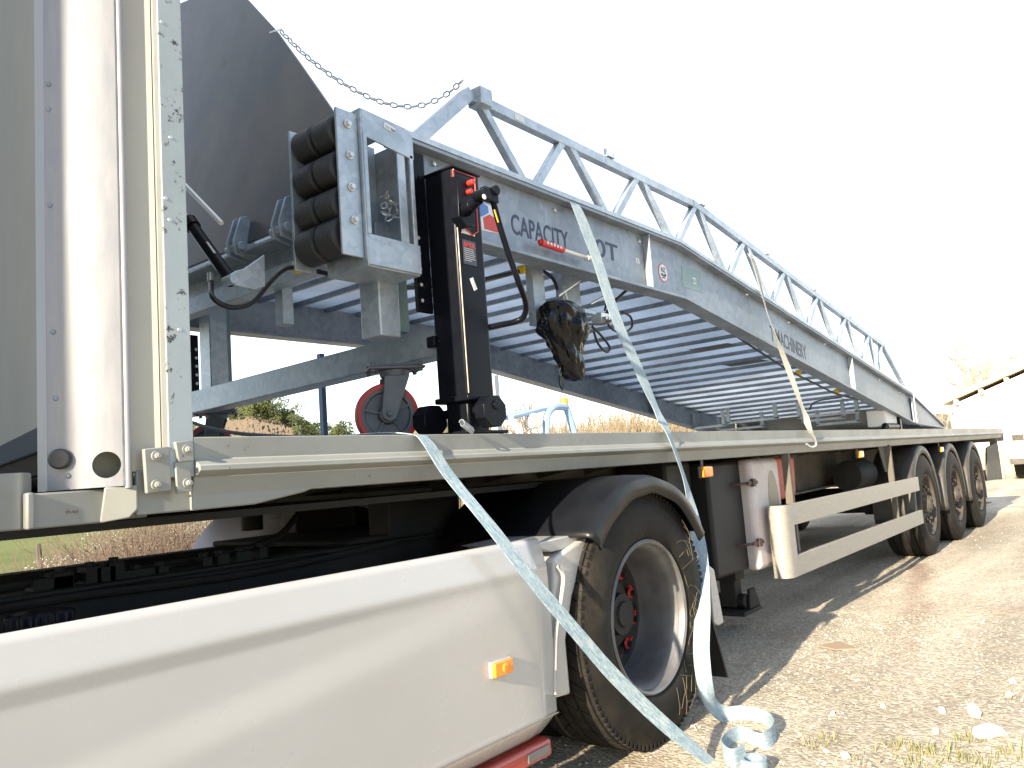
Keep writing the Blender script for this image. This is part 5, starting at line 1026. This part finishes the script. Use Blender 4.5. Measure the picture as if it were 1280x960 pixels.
# rolled end of that strap
c = []; cc_ = atz(943, 957, .028)
for k in range(44): a = k * .6; r_ = .048 - .00036 * k; c.append((cc_ + Vector((r_ * math.cos(a), r_ * math.sin(a) * .9, .0)), (0, 0, 1)))
ribbon('strap_roll', c, WEBB2, 'rolled end of blue strap standing on the gravel at the bottom', None)
# strap 3 with hook
c = [(at(934, 316, 1.98), (1, 0, 0)), (at(938, 320, 1.90), (1, 0, 0)), (at(945, 336, 1.885), (1, 0, 0)), (at(962, 400, 1.87), (.9, .3, 0)), (at(985, 460, 1.82), (.5, .9, 0)), (at(1003, 510, 1.75), (.8, .6, 0)), (at(1010, 530, 1.70), (.6, 1, 0)), (at(1015, 546, 1.688), (.8, .6, 0))]
o = ribbon('ratchet_strap', c, WEBC, 'pale grey strap over the ramp beam hooked on the deck edge mid trailer')
s_ = MB(); s_.tube([at(1013, 540, 1.68), at(1018, 548, 1.675), at(1020, 556, 1.675), at(1014, 559, 1.68), at(1008, 555, 1.69)], .007, 8); q = s_.build('hook', ZINC); adopt(q, o)

# ================================================================== BACKGROUND
# forklift / loader beyond the trailer
YFK = 9.0
FK = empty('forklift', (at(690, 540, YFK).x, YFK, 0), 'light blue forklift with rounded cab frame and orange beacon behind the trailer', 'forklift')
s_ = MB()
def P9(px, py, dy=0): return at(px, py, YFK + dy)
s_.piece().tube([P9(683, 560), P9(683, 525), P9(687, 514), P9(694, 509), P9(704, 509), P9(709, 513), P9(720, 550)], .07, 8, True)
s_.piece().tube([P9(683, 560, 1.2), P9(683, 525, 1.2), P9(687, 514, 1.2), P9(694, 509, 1.2), P9(704, 509, 1.2), P9(709, 513, 1.2), P9(720, 550, 1.2)], .07, 8, True)
fkc = s_.build_each('cab_frame', FORKB, FK)
a = P9(640, 518); s_ = MB(); s_.prism([P9(641, 519), P9(680, 509), P9(690, 508), P9(690, 512), P9(642, 524)], (0, 1.2, 0)); s_.build('roof', FORKB, FK, bevel=.02)
z0 = .45; xa, xb = P9(645, 540).x, P9(722, 540).x; s_ = MB(); s_.box((xa, YFK, z0), (xb, YFK + 1.2, 1.55)); s_.build('body', FORKB, FK, bevel=.08, segs=3)
s_ = MB(); s_.box((P9(628, 540).x, YFK + .1, .15), (P9(634, 540).x, YFK + .25, P9(630, 468).z)); s_.box((P9(628, 540).x, YFK + .9, .15), (P9(634, 540).x, YFK + 1.05, P9(630, 468).z)); s_.box((P9(628, 540).x, YFK + .2, 1.2), (P9(632, 540).x, YFK + .95, 1.35)); s_.build('mast', mat('pale_grey_mast', (.34, .38, .42), .5), FK, bevel=.01)
s_ = MB(); c = P9(670, 526, -.05); s_.lathe([(.001, 0), (.12, .0), (.15, .05), (.15, .12)], c, (0, 1, 0), n=24); s_.build('work_lamp', mat('pale_lamp_face', (.75, .74, .7), .3), FK)
s_ = MB(); c = P9(705, 503, .2); s_.cyl(c + Vector((0, 0, -.06)), c + Vector((0, 0, .09)), .10, .09, 16); s_.build('beacon', AMB, FK, bevel=.015)
s_ = MB()
for x in (lerp(xa, xb, .15), lerp(xa, xb, .85)):
    for y in (YFK - .02, YFK + 1.22): s_.piece().lathe([(.001, -.1), (.2, -.1), (.33, -.12), (.36, -.08), (.36, .08), (.33, .12), (.2, .1), (.001, .1)], (x, y, .36), n=28)
s_.build_each('wheel', RUB, FK)

# twiggy shrubs
def twigs(s_, base, h_, spread, n, r0, lean=0, seg=3, sub=3):
    for k in range(n):
        a = random.random() * 6.283; q = abs(random.gauss(0, .45)); L_ = h_ * random.uniform(.6, 1.05); d = Vector((math.cos(a) * q * spread, math.sin(a) * q * spread, 1)).normalized()
        b0 = Vector(base) + Vector((random.uniform(-.25, .25) * spread * h_, random.uniform(-.25, .25) * spread * h_, 0)); pts = [b0]
        for i in range(seg):
            d = (d + Vector((random.gauss(0, .16), random.gauss(0, .16), random.gauss(0, .1)))).normalized(); pts.append(pts[-1] + d * L_ / seg)
        s_.tube(pts, lambda t, r0=r0: r0 * (1 - .8 * t), 3, False)
        for j in range(sub):
            i = random.randint(1, seg); p = pts[i] if i < seg else pts[-1]; p = lerp(pts[i - 1], pts[i], random.random()); dd = (d + Vector((random.gauss(0, .6), random.gauss(0, .6), random.uniform(0, .5)))).normalized()
            s_.tube([p, p + dd * L_ * .15, p + (dd + Vector((0, 0, .35))).normalized() * L_ * .3], lambda t, r0=r0: r0 * .55 * (1 - .7 * t), 3, False)
TWT = mat('tan_twigs', (.16, .125, .09), .9, 0, (.24, .195, .145), 2, lo=.3, hi=.7); TWB = mat('brown_twigs', (.085, .058, .045), .9, 0, (.16, .12, .095), 3, lo=.3, hi=.7)
TWY = mat('yellow_twigs', (.155, .12, .075), .9, 0, (.23, .185, .125), 3); BLOS = mat('white_blossom', (.58, .53, .50), .9, 0, (.26, .20, .17), 3)
def flecks(s_, base, h_, spread, n, sz):
    for k in range(n):
        a = random.random() * 6.283; q = random.random() ** .5; z = h_ * (1 - .55 * q * q) * random.uniform(.55, 1.08); p = Vector(base) + Vector((math.cos(a) * q * spread, math.sin(a) * q * spread, z))
        u = Vector((random.gauss(0, 1), random.gauss(0, 1), random.gauss(0, 1))).normalized() * sz * random.uniform(.5, 1.4); v = u.orthogonal().normalized() * sz
        s_.add([p - u, p + v, p + u, p - v], [(0, 1, 2, 3)])
random.seed(21)
def ray_xy(px, py, r):  # world xy at horizontal distance r in the direction of a pixel
    d = Vector((px - 640, py - 480, F)); v = Vector((d.dot(AX), d.dot(AY), 0)).normalized(); return v * r
bushes = [(15, 6.6, .50, .5, 'w'), (70, 7.2, .68, .6, 'w'), (115, 7.6, .78, .6, 'b'), (150, 8.4, .92, .7, 'w'), (190, 8.0, 1.02, .7, 'b'), (215, 7.8, .96, .55, 'y'), (245, 9.2, 1.08, .6, 'w'), (165, 7.0, .74, .5, 'y')]
lbl = {'w': 'pale blossoming bare bush', 'b': 'dense brown twiggy bush', 'y': 'yellow stemmed leafless bush'}
pos_ = ['at the far left beyond the truck chassis', 'left of the fence post in the gap under the trailer', 'below the field, second from the left of the twiggy ones', 'behind the brown bush in the gap under the trailer', 'tallest in the gap under the trailer', 'in front of the tallest brown bush', 'rightmost beside the grey far fender', 'lowest in the gap under the trailer']
for (px, r_, h_, sp, kd), ps_ in zip(bushes, pos_):
    b0 = ray_xy(px, 690, r_); b0.z = -.02; s_ = MB()
    twigs(s_, b0, h_, 1.5, 170, .0042, seg=4, sub=8); o = s_.build('bush', {'w': TWB, 'b': TWB, 'y': TWB}[kd], smooth=False); tag(o, lbl[kd] + ' ' + ps_, 'bush', 'bare bushes beyond the truck')
    s_ = MB(); flecks(s_, b0, h_, sp * .75, 4200 if kd == 'w' else 1400, .006); q = s_.build('blossom', BLOS if kd == 'w' else (TWT if kd == 'b' else TWY), smooth=False); adopt(q, o)
# fence post in the field
b0 = ray_xy(52, 665, 14); s_ = MB(); s_.cyl((b0.x, b0.y, -.1), (b0.x - .05, b0.y, .55), .045, .04, 8); tag(s_.build('fence_post', WOOD), 'grey leaning wooden post alone in the green field at left', 'fence post')
# bank of tan reeds/brush
s_ = MB()
for k in range(14000):
    th = R(random.uniform(3, 48)); r_ = random.uniform(20, 32); b0 = Vector((r_ * math.cos(th), r_ * math.sin(th), 0))
    if b0.y < 8.5: continue
    tp = .75 + .35 * noise.noise(Vector((math.degrees(th) * .28, 0, 0))) * 2
    h_ = (1.3 + .085 * r_) * max(.45, tp) * random.uniform(.6, 1.1); d = Vector((random.gauss(0, .16), random.gauss(0, .16), 1)).normalized(); wv = Vector((-math.sin(th), math.cos(th), 0)) * random.uniform(.012, .04)
    m2 = b0 + d * h_ * .6; tpv = b0 + (d + Vector((random.gauss(0, .15), random.gauss(0, .15), 0))).normalized() * h_
    s_.add([b0 - wv, b0 + wv, m2 + wv * .6, m2 - wv * .6, tpv], [(0, 1, 2, 3), (3, 2, 4)])
o = s_.build('dry_reeds', TWY, smooth=False); o['kind'] = 'stuff'; tag(o, 'dense bank of tan dry reeds and brush behind the trailer', 'reeds')
# hillside dry scrub
s_ = MB()
for k in range(16000):
    th = random.uniform(44, 72); r_ = random.uniform(60, 150); x, y = r_ * math.cos(R(th)), r_ * math.sin(R(th)); z = hill_h(th, r_) - .1; h_ = random.uniform(.3, .8); u = Vector((-math.sin(R(th)), math.cos(R(th)), 0)) * random.uniform(.05, .3)
    b0 = Vector((x, y, z)); s_.add([b0 - u, b0 + u, b0 + u * .7 + Vector((0, 0, h_)), b0 - u * .4 + Vector((0, 0, h_ * 1.2))], [(0, 1, 2, 3)])
o = s_.build('hillside_scrub', TWT, smooth=False); o['kind'] = 'stuff'; tag(o, 'dry tan scrub covering the far hillside', 'scrub')
# bare trees
def bare_tree(base, h_, seed, mt, name='bare_tree', levels=5, r0=None):
    random.seed(seed); s_ = MB(); r0 = r0 or h_ * .018
    def br(p, d, L_, r_, lv):
        q = p + d * L_ * .5 + Vector((random.gauss(0, .04), random.gauss(0, .04), 0)) * L_; e = q + (d + Vector((random.gauss(0, .12), random.gauss(0, .12), .05))).normalized() * L_ * .5
        s_.tube([p, q, e], lambda t: r_ * (1 - .35 * t), 5 if lv > 2 else 3, False)
        if lv == 0: return
        for k in range(3 if lv > 1 else 4):
            a = random.random() * 6.283; sp = random.uniform(.35, .8); o_ = d.orthogonal().normalized(); n_ = d.cross(o_); dd = (d + (o_ * math.cos(a) + n_ * math.sin(a)) * sp + Vector((0, 0, .12))).normalized(); br(lerp(q, e, random.random()) if k else e, dd, L_ * random.uniform(.6, .8), r_ * .6, lv - 1)
    br(Vector(base), Vector((0, 0, 1)), h_ * .3, r0, levels); return s_.build(name, mt, smooth=False)
TREEM = mat('haze_paled_branches', (.38, .32, .24), .9, 0, (.48, .42, .33), 2)  # branch colour lightened to stand for bright haze
trees = [(1235, 46, 5.6, 'large bare yellowish tree rising over the white barn roof'), (1262, 50, 6.0, 'bare tree at the right edge behind the white barn'), (1205, 44, 4.2, 'slender bare tree at the low end of the barn roof'), (1190, 40, 3.2, 'small bare tree left of the white barn'),
         (668, 28, 4.6, 'bare tree behind the forklift mast'), (745, 30, 4.4, 'bare tree right of the forklift beneath the ramp'), (790, 32, 3.6, 'low bare tree seen under the ramp beam past the forklift'), (560, 36, 4.2, 'thin bare tree between castor and jack leg')]
for i, (px, r_, h_, lb) in enumerate(trees):
    b0 = ray_xy(px, 540, r_); b0.z = 0; tag(bare_tree(b0, h_ * (1.4 if i < 4 else 1), 40 + i, TREEM if i < 4 else TWT, levels=6 if i < 4 else 5), lb, 'tree', 'bare trees beyond the lot')
# pines on the hill
PINE = mat('pine_needles', (.055, .075, .022), .85, 0, (.12, .14, .045), .6, lo=.3, hi=.7); BARK = mat('pine_bark', (.10, .07, .05), .9)
def pine(seed, h_):
    random.seed(seed); s_ = MB(); nb = 26
    blobs = [(Vector((random.gauss(0, .17) * h_, random.gauss(0, .17) * h_, h_ * random.uniform(.28, .95))), random.uniform(.12, .2) * h_) for _ in range(12)]
    for c, r_ in blobs:
        for k in range(60):
            d = Vector((random.gauss(0, 1), random.gauss(0, 1), random.gauss(0, 1))).normalized(); p = c + d * r_ * random.uniform(.5, 1.1); u = Vector((random.gauss(0, 1), random.gauss(0, 1), random.gauss(0, 1))).normalized() * h_ * .032; v = u.orthogonal().normalized() * h_ * .025
            s_.add([p - u, p + v, p + u, p - v], [(0, 1, 2, 3)])
    cr = s_.build('crown', PINE, smooth=False); t_ = MB(); t_.tube([(0, 0, -.3), (.02, 0, h_ * .4), (0, .03, h_ * .8)], lambda t: h_ * .02 * (1.2 - t), 6); tr = t_.build('trunk', BARK)
    e = empty('pine_tree', (0, 0, 0), '', 'tree', 'pines on the far hill'); cr.parent = e; tr.parent = e; return e
protos = [pine(100 + k, 4.4) for k in range(4)]; used = [False] * 4; random.seed(77)
spots = []
for px, py_ in [(286, 1), (296, 1), (304, 1), (321, 1), (337, 1), (353, 1), (369, 1), (385, 1), (402, 1), (408, 1), (417, 1), (425, 1), (433, 1), (318, 0), (338, 0), (355, 0), (370, 0), (384, 0), (292, 1), (300, 1), (308, 1), (316, 1), (325, 1), (333, 1), (341, 1), (349, 1), (357, 1), (365, 1), (373, 1), (381, 1), (389, 1), (397, 1), (413, 1), (421, 1), (429, 1), (330, 0), (345, 0), (362, 0), (378, 0), (388, 0), (396, 0), (300, 0), (312, 0), (435, 0), (242, 1), (252, 1), (262, 1), (275, 1)]:
    spots.append((px + random.uniform(-3, 3), py_))
for i, (px, crest) in enumerate(spots):
    r_ = random.uniform(140, 155) if crest else random.uniform(115, 135); b0 = ray_xy(px, 520, r_); th = math.degrees(math.atan2(b0.y, b0.x)); k = i % 4; o = protos[k] if not used[k] else copy_tree(protos[k], None); used[k] = True
    o.location = (b0.x, b0.y, hill_h(th, r_) - .2); s2 = random.uniform(.75, 1.15) * (1 if px > 285 else .6); o.scale = (s2, s2, s2 * random.uniform(.85, 1.15)); o.rotation_euler.z = random.random() * 6
    o['label'] = 'dark green round topped pine standing on the far hill under the ramp'
# white barn
BN = empty('white_barn', (30, 3.5, 0), 'white barn with sloping pale roof at the right beyond the trailer end', 'barn')
XB_ = 30.
def atx(px, py, x):
    d = Vector((px - 640, py - 480, F)); r = Vector((d.dot(AX), d.dot(AY), d.dot(AU))); t = x / r.x; return Vector((x, r.y * t, CAMH + r.z * t))
e1 = atx(1184, 503, XB_); e2 = atx(1280, 461, XB_); sl_ = (e2.z - e1.z) / (e2.y - e1.y); yr = e1.y - 6.0; zr = e1.z + sl_ * (yr - e1.y)
s_ = MB(); s_.prism([(XB_, e1.y - .15, -.3), (XB_, e1.y - .15, e1.z - .1), (XB_, yr, zr - .1), (XB_, yr - 6, e1.z - .1), (XB_, yr - 6, -.3)], (14, 0, 0)); s_.build('wall', PIPEW, BN)
s_ = MB(); s_.prism([(XB_ - .35, e1.y + .1, e1.z - .06), (XB_ - .35, yr, zr + .02), (XB_ - .35, yr, zr + .16), (XB_ - .35, e1.y + .1, e1.z + .08)], (14.7, 0, 0)); s_.prism([(XB_ - .35, yr, zr + .02), (XB_ - .35, yr - 6.2, e1.z - .06), (XB_ - .35, yr - 6.2, e1.z + .08), (XB_ - .35, yr, zr + .16)], (14.7, 0, 0)); rf = s_.build('roof', ROOFM, BN)
s_ = MB()
for k in range(8): s_.piece(); yy = lerp(e1.y, yr, k / 8 + .05); zz = e1.z + sl_ * (yy - e1.y); s_.box((XB_ - .28, yy - .06, zz - .22), (XB_ + .02, yy + .06, zz - .06))
s_.build_each('purlin_end', ROOFM, rf)
s_ = MB(); s_.tube([(XB_ - .4, e1.y + .2, e1.z - .05), (XB_ - .4, e1.y + .1, e1.z - .3), (XB_ - .1, e1.y - .1, e1.z - .6), (XB_ - .08, e1.y - .1, 0)], .06, 8); s_.build('downpipe', ROOFM, BN)
# low wall / hedge right of trailer end and white lorry at frame edge
s_ = MB(); p = atx(1245, 575, 27.); s_.box((26.9, 3.1, -.2), (27.2, 5.6, .65)); tag(s_.build('low_wall', mat('tan_low_wall', (.42, .34, .2), .9, 0, (.5, .42, .27), 3)), 'low tan wall beyond the trailer tail in front of the barn', 'wall')
VN = empty('parked_van', (24, 1.9, 0), 'white parked van cut by the right edge of the picture', 'van')
a = atx(1266, 597, 23.); s_ = MB(); ya_ = a.y
s_.prism([(23, ya_ - 1.9, .45), (23, ya_ - 1.9, 2.05), (23.3, ya_ - 1.9, 2.35), (28, ya_ - 1.9, 2.4), (28, ya_ - 1.9, .45)], (0, 1.9, 0)); s_.build('body', PIPEW, VN, bevel=.06, segs=3)
s_ = MB()
for x in (23.9, 27.2):
    for y in (ya_ - .1, ya_ - 1.8): s_.piece().lathe([(.001, -.1), (.2, -.1), (.31, -.11), (.34, -.08), (.34, .08), (.31, .11), (.001, .1)], (x, y, .34), n=24)
s_.build_each('wheel', RUB, VN)
s_ = MB(); s_.box((22.985, ya_ - .35, .95), (23.0, ya_ - .1, 1.1)); s_.build('tail_light', RIMD, VN); s_ = MB(); s_.box((22.9, ya_ - 1.9, .38), (23.1, ya_, .52)); s_.build('bumper', CHASL, VN)
# utility trees at right horizon hidden behind; street furniture none
